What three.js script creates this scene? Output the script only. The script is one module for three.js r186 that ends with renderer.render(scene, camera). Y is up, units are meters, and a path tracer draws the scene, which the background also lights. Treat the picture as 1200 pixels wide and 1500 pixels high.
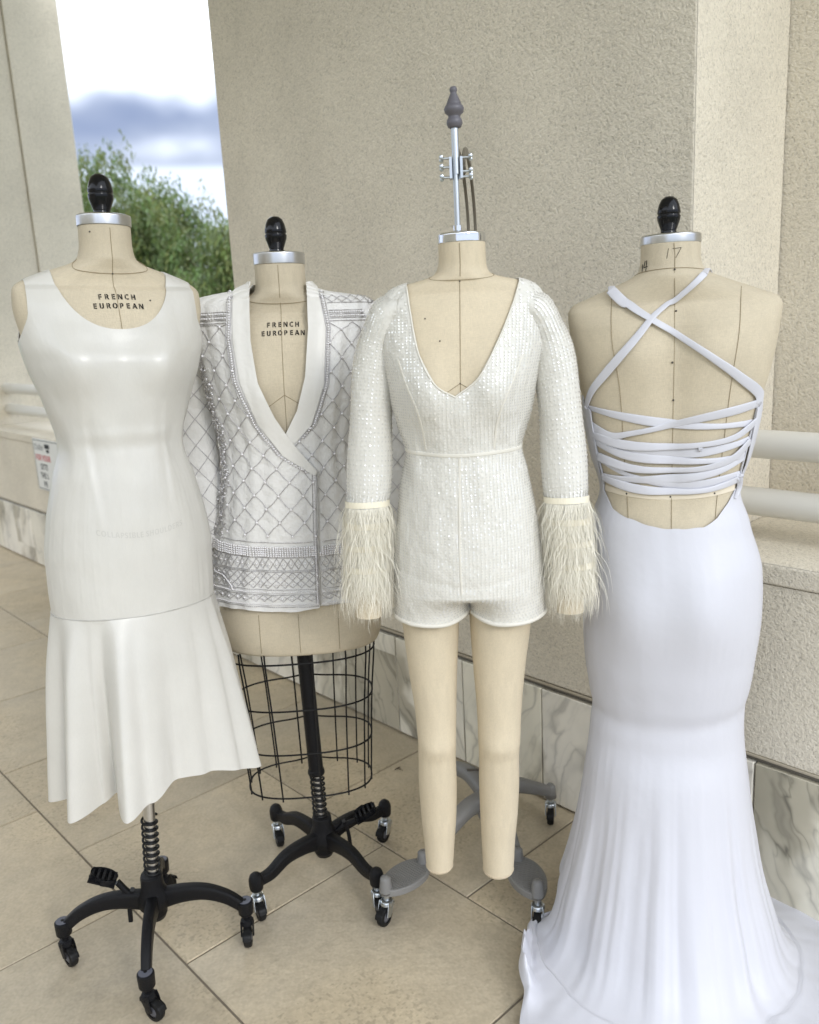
import * as THREE from 'three';
import { mergeGeometries } from 'three/addons/utils/BufferGeometryUtils.js';
import { RoundedBoxGeometry } from 'three/addons/geometries/RoundedBoxGeometry.js';

// ------------------------------------------------------------------ camera, sky, sun, exposure
const scene = new THREE.Scene();
const EYE = 1.4;
const camera = new THREE.PerspectiveCamera(2 * Math.atan(750 / 1231.08) * 180 / Math.PI, 819 / 1024, 0.05, 600);
{
  const right = new THREE.Vector3(0.686, -0.051, -0.726), up = new THREE.Vector3(-0.128, 0.974, -0.189), fwd = new THREE.Vector3(-0.717, -0.223, -0.661);
  fwd.normalize(); right.addScaledVector(fwd, -right.dot(fwd)).normalize(); up.crossVectors(right, fwd);
  camera.quaternion.setFromRotationMatrix(new THREE.Matrix4().makeBasis(right, up, fwd.clone().negate()));
  camera.position.set(0, EYE, 0);
  camera.focus = 1.72; camera.userData.fStop = 3.8;
}
const renderer = new THREE.WebGLRenderer({ antialias: true });
renderer.setSize(819, 1024);
renderer.toneMapping = THREE.LinearToneMapping;
renderer.toneMappingExposure = 1.74;
renderer.shadowMap.enabled = true;

let seed = 12345;
const setSeed = s => { seed = s >>> 0; };
const rnd = () => { seed = (seed + 0x6D2B79F5) >>> 0; let t = seed; t = Math.imul(t ^ (t >>> 15), t | 1); t ^= t + Math.imul(t ^ (t >>> 7), t | 61); return ((t ^ (t >>> 14)) >>> 0) / 4294967296; };
const rr = (a, b) => a + (b - a) * rnd();
const lerp = (a, b, t) => a + (b - a) * t, clamp = (x, a = 0, b = 1) => Math.min(b, Math.max(a, x));
const sst = (a, b, x) => { const t = clamp((x - a) / (b - a)); return t * t * (3 - 2 * t); };
const V = (x, y, z) => new THREE.Vector3(x, y, z);
function hash3(x, y, z) { let h = Math.imul(x, 374761393) ^ Math.imul(y, 668265263) ^ Math.imul(z, 2147483629); h = Math.imul(h ^ (h >>> 13), 1274126177); return ((h ^ (h >>> 16)) >>> 0) / 4294967296; }
function vnoise(x, y, z, per = 0) {
  const X = Math.floor(x), Y = Math.floor(y), Z = Math.floor(z), fx = x - X, fy = y - Y, fz = z - Z;
  const u = fx * fx * (3 - 2 * fx), v = fy * fy * (3 - 2 * fy), w = fz * fz * (3 - 2 * fz), m = k => per ? ((k % per) + per) % per : k;
  const g = (i, j, k) => hash3(m(X + i), m(Y + j), Z + k);
  return lerp(lerp(lerp(g(0, 0, 0), g(1, 0, 0), u), lerp(g(0, 1, 0), g(1, 1, 0), u), v), lerp(lerp(g(0, 0, 1), g(1, 0, 1), u), lerp(g(0, 1, 1), g(1, 1, 1), u), v), w);
}
function fbm(x, y, z, oct = 4, per = 0) { let s = 0, a = 0.5, t = 0; for (let i = 0; i < oct; i++) { s += a * vnoise(x, y, z + i * 17, per); t += a; a *= 0.5; x *= 2; y *= 2; z *= 2; per *= 2; } return s / t; }

{ // overcast sky: a blue-grey cloud bank low down, bright white cloud above it
  const w = 1024, h = 512, d = new Float32Array(w * h * 4);
  for (let j = 0; j < h; j++) for (let i = 0; i < w; i++) {
    const el = ((j + 0.5) / h - 0.5) * Math.PI, az = ((i + 0.5) / w - 0.5) * 2 * Math.PI, ce = Math.cos(el);
    const x = ce * Math.cos(az), y = Math.sin(el), z = ce * Math.sin(az), deg = el * 180 / Math.PI;
    const n1 = fbm(x * 3 + 9, y * 7 + 4, z * 3 + 2, 5), n2 = fbm(x * 9 + 1, y * 22, z * 9 + 5, 5);
    const bank = 1 - sst(11.8, 15.4, deg + (n1 - 0.5) * 7 + (n2 - 0.5) * 5);
    const puff = sst(0.56, 0.7, n2) * (1 - sst(2, 9, deg));
    const up = 1.25 + 0.5 * (n1 - 0.5);
    const c = [lerp(up * 0.94, 0.26 + 0.34 * (n2 - 0.5), bank), lerp(up * 1.01, 0.31 + 0.34 * (n2 - 0.5), bank), lerp(up * 1.13, 0.43 + 0.30 * (n2 - 0.5), bank)];
    const k = (j * w + i) * 4;
    for (let q = 0; q < 3; q++) d[k + q] = deg < -0.5 ? 0.16 : lerp(c[q], 0.8, puff * 0.45);
    d[k + 3] = 1;
  }
  const t = new THREE.DataTexture(d, w, h, THREE.RGBAFormat, THREE.FloatType);
  t.mapping = THREE.EquirectangularReflectionMapping; t.magFilter = t.minFilter = THREE.LinearFilter; t.needsUpdate = true;
  scene.background = t; scene.environment = t;
}
const sun = new THREE.DirectionalLight(new THREE.Color(1, 0.98, 0.95), 0.65);
sun.position.set(9, 5.6, 0.6); sun.target.position.set(-1.2, 0.8, -1.2);
sun.castShadow = true; sun.shadow.radius = 24; sun.shadow.mapSize.set(2048, 2048);
Object.assign(sun.shadow.camera, { left: -8, right: 8, top: 8, bottom: -8, near: 0.5, far: 40 });
scene.add(sun, sun.target);

// ------------------------------------------------------------------ helpers
const taken = {};
const numbered = n => { const k = taken[n] = (taken[n] ?? -1) + 1; return k ? `${n}_${String(k).padStart(3, '0')}` : n; };
function thing(name, label, category, pos = [0, 0, 0], yaw = 0, tilt = 0, group) {
  const o = new THREE.Group(); o.name = numbered(name); o.position.set(...pos); o.rotation.order = 'YXZ'; o.rotation.set(0, yaw, tilt);
  o.userData = { label, category }; if (group) o.userData.group = group; scene.add(o); return o;
}
function part(name, geo, mat, parent, extra) {
  const m = new THREE.Mesh(geo, mat); m.name = name; m.castShadow = m.receiveShadow = true;
  if (extra) Object.assign(m.userData, extra);
  parent.add(m); return m;
}
const lathe = (pts, seg = 40) => new THREE.LatheGeometry(pts.map(p => new THREE.Vector2(p[0], p[1])), seg);
const merge = list => mergeGeometries(list.map(g => { const k = g.index ? g.toNonIndexed() : g; for (const a of Object.keys(k.attributes)) if (!['position', 'normal', 'uv'].includes(a)) k.deleteAttribute(a); return k; }));
const moved = (g, x, y, z, rx = 0, ry = 0, rz = 0) => g.applyMatrix4(new THREE.Matrix4().compose(V(x, y, z), new THREE.Quaternion().setFromEuler(new THREE.Euler(rx, ry, rz)), V(1, 1, 1)));
const curve = pts => new THREE.CatmullRomCurve3(pts.map(p => p.isVector3 ? p : V(...p)), false, 'centripetal');
const tube = (pts, r, seg = 40, rad = 8, closed = false) => new THREE.TubeGeometry(new THREE.CatmullRomCurve3(pts.map(p => p.isVector3 ? p : V(...p)), closed, 'centripetal'), seg, r, rad, closed);

// raw mesh: p,n positions and normals, uv, idx
const raw = () => ({ p: [], n: [], uv: [], idx: [] });
function toGeo(m) {
  const g = new THREE.BufferGeometry();
  g.setAttribute('position', new THREE.BufferAttribute(new Float32Array(m.p.flatMap(v => [v.x, v.y, v.z])), 3));
  g.setAttribute('normal', new THREE.BufferAttribute(new Float32Array(m.n.flatMap(v => [v.x, v.y, v.z])), 3));
  g.setAttribute('uv', new THREE.BufferAttribute(new Float32Array(m.uv.flat()), 2));
  g.setIndex(m.idx); return g;
}
function clip(m, f) {
  const val = m.p.map((p, i) => f(p, m.uv[i])), o = raw(), map = new Map(), cut = new Map();
  const keep = i => { if (!map.has(i)) { map.set(i, o.p.length); o.p.push(m.p[i]); o.n.push(m.n[i]); o.uv.push(m.uv[i]); } return map.get(i); };
  const mid = (a, b) => { const k = a < b ? a + '_' + b : b + '_' + a; if (!cut.has(k)) { const t = val[a] / (val[a] - val[b]); cut.set(k, o.p.length); o.p.push(m.p[a].clone().lerp(m.p[b], t)); o.n.push(m.n[a].clone().lerp(m.n[b], t).normalize()); o.uv.push([lerp(m.uv[a][0], m.uv[b][0], t), lerp(m.uv[a][1], m.uv[b][1], t)]); } return cut.get(k); };
  for (let i = 0; i < m.idx.length; i += 3) {
    const t = [m.idx[i], m.idx[i + 1], m.idx[i + 2]], poly = [];
    for (let k = 0; k < 3; k++) { const a = t[k], b = t[(k + 1) % 3]; if (val[a] >= 0) poly.push(keep(a)); if ((val[a] >= 0) !== (val[b] >= 0)) poly.push(mid(a, b)); }
    for (let k = 1; k + 1 < poly.length; k++) o.idx.push(poly[0], poly[k], poly[k + 1]);
  }
  return o;
}
function solidify(m, th) {
  const o = { p: m.p.slice(), n: m.n.slice(), uv: m.uv.slice(), idx: m.idx.slice() }, N = m.p.length;
  for (let i = 0; i < N; i++) { o.p.push(m.p[i].clone().addScaledVector(m.n[i], -th)); o.n.push(m.n[i].clone().negate()); o.uv.push(m.uv[i]); }
  const key = v => `${Math.round(v.x * 2e4)},${Math.round(v.y * 2e4)},${Math.round(v.z * 2e4)}`, ks = m.p.map(key), edges = new Map();
  for (let i = 0; i < m.idx.length; i += 3) {
    o.idx.push(m.idx[i] + N, m.idx[i + 2] + N, m.idx[i + 1] + N);
    for (let k = 0; k < 3; k++) { const a = m.idx[i + k], b = m.idx[i + (k + 1) % 3]; if (ks[a] === ks[b]) continue; const kk = ks[a] < ks[b] ? ks[a] + '|' + ks[b] : ks[b] + '|' + ks[a]; const e = edges.get(kk); if (e) e[2]++; else edges.set(kk, [a, b, 1]); }
  }
  for (const [a, b, c] of edges.values()) if (c === 1) {
    const A = o.p[a], B = o.p[b], C = o.p[a + N], q = o.p.length, nn = V(0, 0, 0).crossVectors(C.clone().sub(A), B.clone().sub(A)).normalize();
    for (const k of [a, b, a + N, b + N]) { o.p.push(o.p[k]); o.n.push(nn); o.uv.push(o.uv[k]); }
    o.idx.push(q, q + 2, q + 1, q + 1, q + 2, q + 3);
  }
  return o;
}
// monotone cubic through a table of columns, by chord length
function table(rows) {
  const n = rows.length, m = rows[0].length, t = [0];
  for (let i = 1; i < n; i++) t.push(t[i - 1] + Math.hypot(rows[i][0] - rows[i - 1][0], rows[i][1] - rows[i - 1][1], 0.002));
  const T = t[n - 1]; for (let i = 0; i < n; i++) t[i] /= T;
  const sl = Array.from({ length: m }, () => new Array(n).fill(0));
  for (let c = 0; c < m; c++) for (let i = 1; i < n - 1; i++) {
    const d0 = (rows[i][c] - rows[i - 1][c]) / (t[i] - t[i - 1]), d1 = (rows[i + 1][c] - rows[i][c]) / (t[i + 1] - t[i]);
    sl[c][i] = d0 * d1 <= 0 ? 0 : 2 * d0 * d1 / (d0 + d1);
  }
  for (let c = 0; c < m; c++) { sl[c][0] = (rows[1][c] - rows[0][c]) / t[1]; sl[c][n - 1] = (rows[n - 1][c] - rows[n - 2][c]) / (1 - t[n - 2]); }
  return u => {
    u = clamp(u); let i = 0; while (i < n - 2 && u > t[i + 1]) i++;
    const h = t[i + 1] - t[i], s = (u - t[i]) / h, s2 = s * s, s3 = s2 * s;
    return rows[i].map((a, c) => (2 * s3 - 3 * s2 + 1) * a + (s3 - 2 * s2 + s) * h * sl[c][i] + (3 * s2 - 2 * s3) * rows[i + 1][c] + (s3 - s2) * h * sl[c][i + 1]);
  };
}
const spow = (s, e) => Math.sign(s) * Math.pow(Math.abs(s), e);
class Loft { // rows, top first: [height, half width, front depth, back depth, centre x, centre z, exponent]
  constructor(rows, mod) { this.at = table(rows.map(r => [r[0], r[1], r[2], r[3] ?? r[2], r[4] ?? 0, r[5] ?? 0, r[6] ?? 2])); this.mod = mod; this.cache = new Map(); }
  P(th, t) {
    const [h, a, bf, bb, cx, cz, n] = this.at(t), e = 2 / n, s = Math.sin(th), c = Math.cos(th);
    const p = V(cx + a * spow(s, e), h, cz + (c >= 0 ? bf : bb) * spow(c, e));
    if (this.mod) this.mod(p, th, h, t);
    return p;
  }
  N(th, t) {
    const e = 2e-3, t0 = Math.max(0, t - e), t1 = Math.min(1, t + e);
    const dt = this.P(th, t1).sub(this.P(th, t0)), dh = this.P(th + e, t).sub(this.P(th - e, t));
    const n = V(0, 0, 0).crossVectors(dt, dh); return n.lengthSq() > 1e-16 ? n.normalize() : V(0, t < 0.5 ? 1 : -1, 0);
  }
  tOf(h) { let a = 0, b = 1; for (let i = 0; i < 40; i++) { const m = (a + b) / 2; if (this.at(m)[0] > h) a = m; else b = m; } return (a + b) / 2; }
  grid(nu, nv, { t0 = 0, t1 = 1, a0 = -Math.PI, a1 = Math.PI, off = 0, scale = 1 } = {}) {
    const m = raw();
    for (let j = 0; j <= nv; j++) for (let i = 0; i <= nu; i++) {
      const t = lerp(t0, t1, j / nv), th = lerp(a0, a1, i / nu), p = this.P(th, t), n = this.N(th, t);
      const o = typeof off === 'function' ? off(th, p, t) : off;
      if (o) p.addScaledVector(n, o);
      m.p.push(p); m.n.push(n); m.uv.push([th * 0.16 * scale, p.y * scale]);
    }
    const w = nu + 1;
    for (let j = 0; j < nv; j++) for (let i = 0; i < nu; i++) { const a = j * w + i; m.idx.push(a, a + w, a + 1, a + 1, a + w, a + w + 1); }
    return m;
  }
  front(x, h, off = 0) { // the point of the camera-facing half at a given x and height
    const t = this.tOf(h); let a = -Math.PI / 2, b = Math.PI / 2;
    for (let i = 0; i < 30; i++) { const m = (a + b) / 2; if (this.P(m, t).x < x) a = m; else b = m; }
    const th = (a + b) / 2, n = this.N(th, t); return { p: this.P(th, t).addScaledVector(n, off), n, th, t };
  }
  arc(s, h, off = 0) { // the point a given way round the surface from the centre front
    const key = Math.round(h * 500); let c = this.cache.get(key);
    if (!c) { const t = this.tOf(key / 500); c = { th: [], s: [] }; let q = null, l = 0; const half = []; for (const sg of [1, -1]) { q = this.P(0, t); l = 0; const L = [[0, 0]]; for (let k = 1; k <= 72; k++) { const th = sg * k / 72 * Math.PI, p = this.P(th, t); l += p.distanceTo(q); q = p; L.push([th, l]); } half.push(L); } c.half = half; this.cache.set(key, c); }
    const L = s >= 0 ? c.half[0] : c.half[1], S = Math.abs(s); if (S > L[72][1]) return null;
    let i = 0; while (i < 71 && L[i + 1][1] < S) i++;
    const th = lerp(L[i][0], L[i + 1][0], (S - L[i][1]) / (L[i + 1][1] - L[i][1] || 1)), t = this.tOf(h), n = this.N(th, t);
    return { p: this.P(th, t).addScaledVector(n, off), n, th };
  }
}
// sweep of a rounded section along a curve: sec(t) gives [half width, half height, exponent]; side is the width direction hint
function sweep(pts, sec, { seg = 24, ring = 16, side = null, cap = true, sides = null } = {}) {
  const c = curve(pts), m = raw(); let prev = null;
  for (let j = 0; j <= seg; j++) {
    const t = j / seg, p = c.getPoint(t), T = c.getTangent(t).normalize();
    let s = sides ? sides(t, p, T) : side ? side.clone() : (prev ?? (Math.abs(T.y) < 0.9 ? V(0, 1, 0).cross(T) : V(1, 0, 0)));
    s.addScaledVector(T, -s.dot(T)).normalize(); prev = s.clone();
    const u = V(0, 0, 0).crossVectors(T, s).normalize(), [rx, ry, n = 2] = sec(t), e = 2 / n;
    for (let i = 0; i <= ring; i++) {
      const a = i / ring * Math.PI * 2, cx = spow(Math.cos(a), e) * rx, cy = spow(Math.sin(a), e) * ry;
      m.p.push(p.clone().addScaledVector(s, cx).addScaledVector(u, cy));
      const nx = spow(Math.cos(a), 2 - e) / rx, ny = spow(Math.sin(a), 2 - e) / ry;
      m.n.push(s.clone().multiplyScalar(nx).addScaledVector(u, ny).normalize());
      m.uv.push([a * Math.max(rx, ry), t * c.getLength()]);
    }
  }
  const w = ring + 1;
  for (let j = 0; j < seg; j++) for (let i = 0; i < ring; i++) { const a = j * w + i; m.idx.push(a, a + 1, a + w, a + 1, a + w + 1, a + w); }
  if (cap) for (const j of [0, seg]) {
    const ctr = c.getPoint(j / seg), T = c.getTangent(j / seg).multiplyScalar(j ? 1 : -1).normalize(), q = m.p.length;
    m.p.push(ctr); m.n.push(T); m.uv.push([0, 0]);
    for (let i = 0; i <= ring; i++) { m.p.push(m.p[j * w + i]); m.n.push(T); m.uv.push([0, 0]); }
    for (let i = 0; i < ring; i++) j ? m.idx.push(q, q + 1 + i, q + 2 + i) : m.idx.push(q, q + 2 + i, q + 1 + i);
  }
  return m;
}
const swept = (...a) => toGeo(sweep(...a));

// ------------------------------------------------------------------ textures and materials
function tex(w, h, fn, srgb = false) {
  const d = new Uint8Array(w * h * 4);
  for (let j = 0; j < h; j++) for (let i = 0; i < w; i++) { const c = fn(i, j), k = (j * w + i) * 4; if (typeof c === 'number') d[k] = d[k + 1] = d[k + 2] = clamp(c) * 255; else for (let q = 0; q < 3; q++) d[k + q] = clamp(c[q]) * 255; d[k + 3] = 255; }
  const t = new THREE.DataTexture(d, w, h); t.wrapS = t.wrapT = fn.mirror ? THREE.MirroredRepeatWrapping : THREE.RepeatWrapping; t.magFilter = THREE.LinearFilter; t.minFilter = THREE.LinearMipmapLinearFilter; t.generateMipmaps = true;
  if (srgb) t.colorSpace = THREE.SRGBColorSpace; t.needsUpdate = true; return t;
}
const rep = (t, x, y = x) => { const c = t.clone(); c.repeat.set(x, y); c.needsUpdate = true; return c; };
const std = (r, g, b, rough = 0.6, o = {}) => new THREE.MeshStandardMaterial({ color: new THREE.Color().setRGB(r, g, b), roughness: rough, side: THREE.DoubleSide, ...o });
const phy = (r, g, b, rough = 0.6, o = {}) => new THREE.MeshPhysicalMaterial({ color: new THREE.Color().setRGB(r, g, b), roughness: rough, side: THREE.DoubleSide, ...o });

// stucco: 1.6 m of float-finished grain
const G = 1024, grain = new Float32Array(G * G);
for (let j = 0; j < G; j++) for (let i = 0; i < G; i++) {
  const x = i / G, y = j / G, a = vnoise(x * 512 + hash3(j >> 1, 3, 1), y * 512, 3, 512) * 0.6 + hash3(i, j, 4) * 0.4, b = fbm(x * 230, y * 230, 7, 2, 230), c = fbm(x * 6, y * 6, 1, 4, 6);
  grain[j * G + i] = clamp(0.5 + (a - 0.5) * 0.75 + (b - 0.5) * 0.75 + (c - 0.5) * 0.14);
}
const stuccoBump = tex(G, G, (i, j) => grain[j * G + i]);
const stuccoCol = tex(G, G, (i, j) => { const g = grain[j * G + i], big = fbm(i / G * 5, j / G * 5, 21, 4, 5), pit = g < 0.3 ? (0.3 - g) * 0.4 : 0, v = 0.945 + (g - 0.5) * 0.12 + (big - 0.5) * 0.09 - pit; return [v, v * 0.995, v * 0.985]; }, true);
const stuccoMat = (r, g, b) => std(r, g, b, 0.92, { map: stuccoCol, bumpMap: stuccoBump, bumpScale: 0.0019 });
const MW = stuccoMat(0.76, 0.705, 0.59), MCeil = std(0.80, 0.77, 0.70, 0.95);
const tileCol = tex(1024, 1024, (i, j) => {
  const x = i / 1024, y = j / 1024, w = fbm(x * 4, y * 4, 5, 4, 4), s = fbm(x * 6 + w, y * 6 + w * 2, 2, 5, 6), f = fbm(x * 40, y * 40, 8, 3, 40), g = vnoise(x * 260, y * 260, 4, 260), pit = sst(0.70, 0.8, vnoise(x * 220, y * 220, 6, 220)) * sst(0.5, 0.62, w);
  const v = 0.915 + (s - 0.5) * 0.10 + (w - 0.5) * 0.06 + (f - 0.5) * 0.08 + (g - 0.5) * 0.07 - pit * 0.08;
  return [v, v * (0.985 - (w - 0.5) * 0.03), v * (0.955 - (w - 0.5) * 0.09)];
}, true);
const tileBump = tex(512, 512, (i, j) => fbm(i / 512 * 60, j / 512 * 60, 3, 3, 60));
const marbleCol = tex(1024, 1024, (i, j) => {
  const x = i / 1024 * 4, y = j / 1024 * 4, wx = fbm(x * 1.1, y * 1.1, 3, 5) - 0.5, wy = fbm(x * 1.1 + 7, y * 1.1, 8, 5) - 0.5;
  const rg = (a, b, z, w) => { const n = fbm(a, b, z, 4); return Math.pow(clamp(1 - Math.abs(n - 0.5) * w), 3); };
  const ux = x * 0.9 + y * 0.42, uy = y * 0.9 - x * 0.42, v1 = rg(ux * 2.4 + wx * 1.5, uy * 0.5 + wy * 0.8, 12, 13), v2 = rg(ux * 6 + wx * 2, uy * 1.5 + wy * 2, 31, 10), cl = sst(0.50, 0.68, fbm(x * 0.9 + wx, y * 0.55 + wy, 44, 4)), hz = fbm(x * 3, y * 2, 17, 4);
  const v = 0.97 - cl * 0.2 - v1 * 0.19 * (0.5 + 0.5 * hz) - v2 * 0.12 * (0.3 + cl) + (hz - 0.5) * 0.12;
  return [v, v * (0.985 - cl * 0.015), v * (0.95 - cl * 0.05)];
}, true);
const weave = tex(256, 256, (i, j) => 0.5 + 0.22 * Math.sin(i * Math.PI / 2) * Math.sin(j * Math.PI / 2) + 0.5 * (hash3(i >> 1, j >> 3, 1) - 0.5) * 0.5 + 0.4 * (hash3(i >> 3, j >> 1, 2) - 0.5) * 0.6);
const linenCol = tex(512, 512, (i, j) => { const a = hash3(i >> 4, j, 3), b = hash3(i, j >> 4, 4), c = fbm(i / 512 * 5, j / 512 * 5, 9, 4, 5), v = 0.93 + (a - 0.5) * 0.05 + (b - 0.5) * 0.05 + (c - 0.5) * 0.05; return [v, v * 0.99, v * 0.96]; }, true);
const MF = std(0.68, 0.605, 0.475, 0.85, { map: rep(linenCol, 6), bumpMap: rep(weave, 14), bumpScale: 0.0006 });
const MFtight = std(0.74, 0.65, 0.50, 0.75, { map: rep(linenCol, 6), bumpMap: rep(weave, 20), bumpScale: 0.0003 });
const MSeam = std(0.30, 0.24, 0.15, 0.9), MPin = std(0.1, 0.09, 0.08, 0.4, { metalness: 0.8 });
const MSteel = std(0.62, 0.62, 0.62, 0.28, { metalness: 1 }), MChrome = std(0.75, 0.76, 0.78, 0.12, { metalness: 1 }), MZinc = std(0.55, 0.58, 0.6, 0.32, { metalness: 1 });
const MBlack = phy(0.006, 0.006, 0.007, 0.16, { specularIntensity: 0.55 }), MIron = phy(0.006, 0.006, 0.007, 0.36, { specularIntensity: 0.45, bumpMap: rep(stuccoBump, 6), bumpScale: 0.0006 }), MCapGrey = std(0.10, 0.105, 0.13, 0.45);
const MRubber = phy(0.009, 0.009, 0.009, 0.5, { specularIntensity: 0.5 }), MRimGrey = std(0.09, 0.09, 0.10, 0.5), MGrey = std(0.21, 0.205, 0.195, 0.45, { bumpMap: rep(stuccoBump, 8), bumpScale: 0.0003 }), MFinial = std(0.12, 0.115, 0.13, 0.42);
const silkCol = tex(512, 512, (i, j) => { const v = 0.96 + (fbm(i / 512 * 4, j / 512 * 4, 3, 4, 4) - 0.5) * 0.05 + (hash3(i, j >> 3, 5) - 0.5) * 0.012; return [v, v, v * 0.995]; }, true);
const clothBump = tex(512, 512, (i, j) => fbm(i / 512 * 7, j / 512 * 7, 6, 4, 7));
const MSatin = phy(0.67, 0.65, 0.60, 0.33, { map: rep(silkCol, 3), bumpMap: rep(clothBump, 3), bumpScale: 0.0014, specularIntensity: 1, ior: 1.55, sheen: 0.25, sheenRoughness: 0.4 });
const MJacket = phy(0.73, 0.715, 0.68, 0.5, { bumpMap: rep(clothBump, 8), bumpScale: 0.004, sheen: 0.3, sheenRoughness: 0.5 });
const MCollar = phy(0.72, 0.70, 0.65, 0.42, { bumpMap: rep(clothBump, 4), bumpScale: 0.003 });
const MBead = std(0.50, 0.48, 0.48, 0.3, { metalness: 0.6 }), MPearl = phy(0.80, 0.78, 0.78, 0.18, { clearcoat: 1, clearcoatRoughness: 0.1 });
const MRomper = phy(0.68, 0.66, 0.60, 0.65, { bumpMap: rep(clothBump, 5), bumpScale: 0.004, sheen: 0.3, sheenRoughness: 0.5 });
const MRomperBand = phy(0.70, 0.67, 0.59, 0.55), MSequin = phy(0.88, 0.86, 0.81, 0.2, { metalness: 0.25, iridescence: 0.6, iridescenceIOR: 1.4, clearcoat: 1, clearcoatRoughness: 0.05 });
const MFeather = std(0.86, 0.82, 0.70, 0.7), MTape = std(0.84, 0.78, 0.62, 0.6);
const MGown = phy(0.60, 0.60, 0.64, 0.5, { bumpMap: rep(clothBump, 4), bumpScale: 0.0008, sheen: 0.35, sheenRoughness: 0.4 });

function planeUV(geo, s = 1.15) { // uv in metres by the face direction
  const g = geo.index ? geo.toNonIndexed() : geo, p = g.attributes.position, n = g.attributes.normal, uv = new Float32Array(p.count * 2);
  for (let i = 0; i < p.count; i++) { const ax = Math.abs(n.getX(i)), ay = Math.abs(n.getY(i)), az = Math.abs(n.getZ(i)); let a, b; if (ay > ax && ay > az) { a = p.getX(i); b = p.getZ(i); } else if (ax > az) { a = p.getZ(i) + 0.37; b = p.getY(i); } else { a = p.getX(i); b = p.getY(i); } uv[2 * i] = a / s; uv[2 * i + 1] = b / s; }
  g.setAttribute('uv', new THREE.BufferAttribute(uv, 2)); return g;
}
const box = (x0, x1, y0, y1, z0, z1) => moved(new THREE.BoxGeometry(x1 - x0, y1 - y0, z1 - z0), (x0 + x1) / 2, (y0 + y1) / 2, (z0 + z1) / 2);
const rbox = (x0, x1, y0, y1, z0, z1, r = 0.008) => planeUV(moved(new RoundedBoxGeometry(x1 - x0, y1 - y0, z1 - z0, 2, r), (x0 + x1) / 2, (y0 + y1) / 2, (z0 + z1) / 2));
function decal(canvas, geo, parent, name, extra) {
  const t = new THREE.CanvasTexture(canvas); t.colorSpace = THREE.SRGBColorSpace; t.magFilter = THREE.LinearFilter;
  return part(name, geo, new THREE.MeshStandardMaterial({ map: t, transparent: true, roughness: 0.8, side: THREE.DoubleSide, ...extra }), parent);
}

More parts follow.
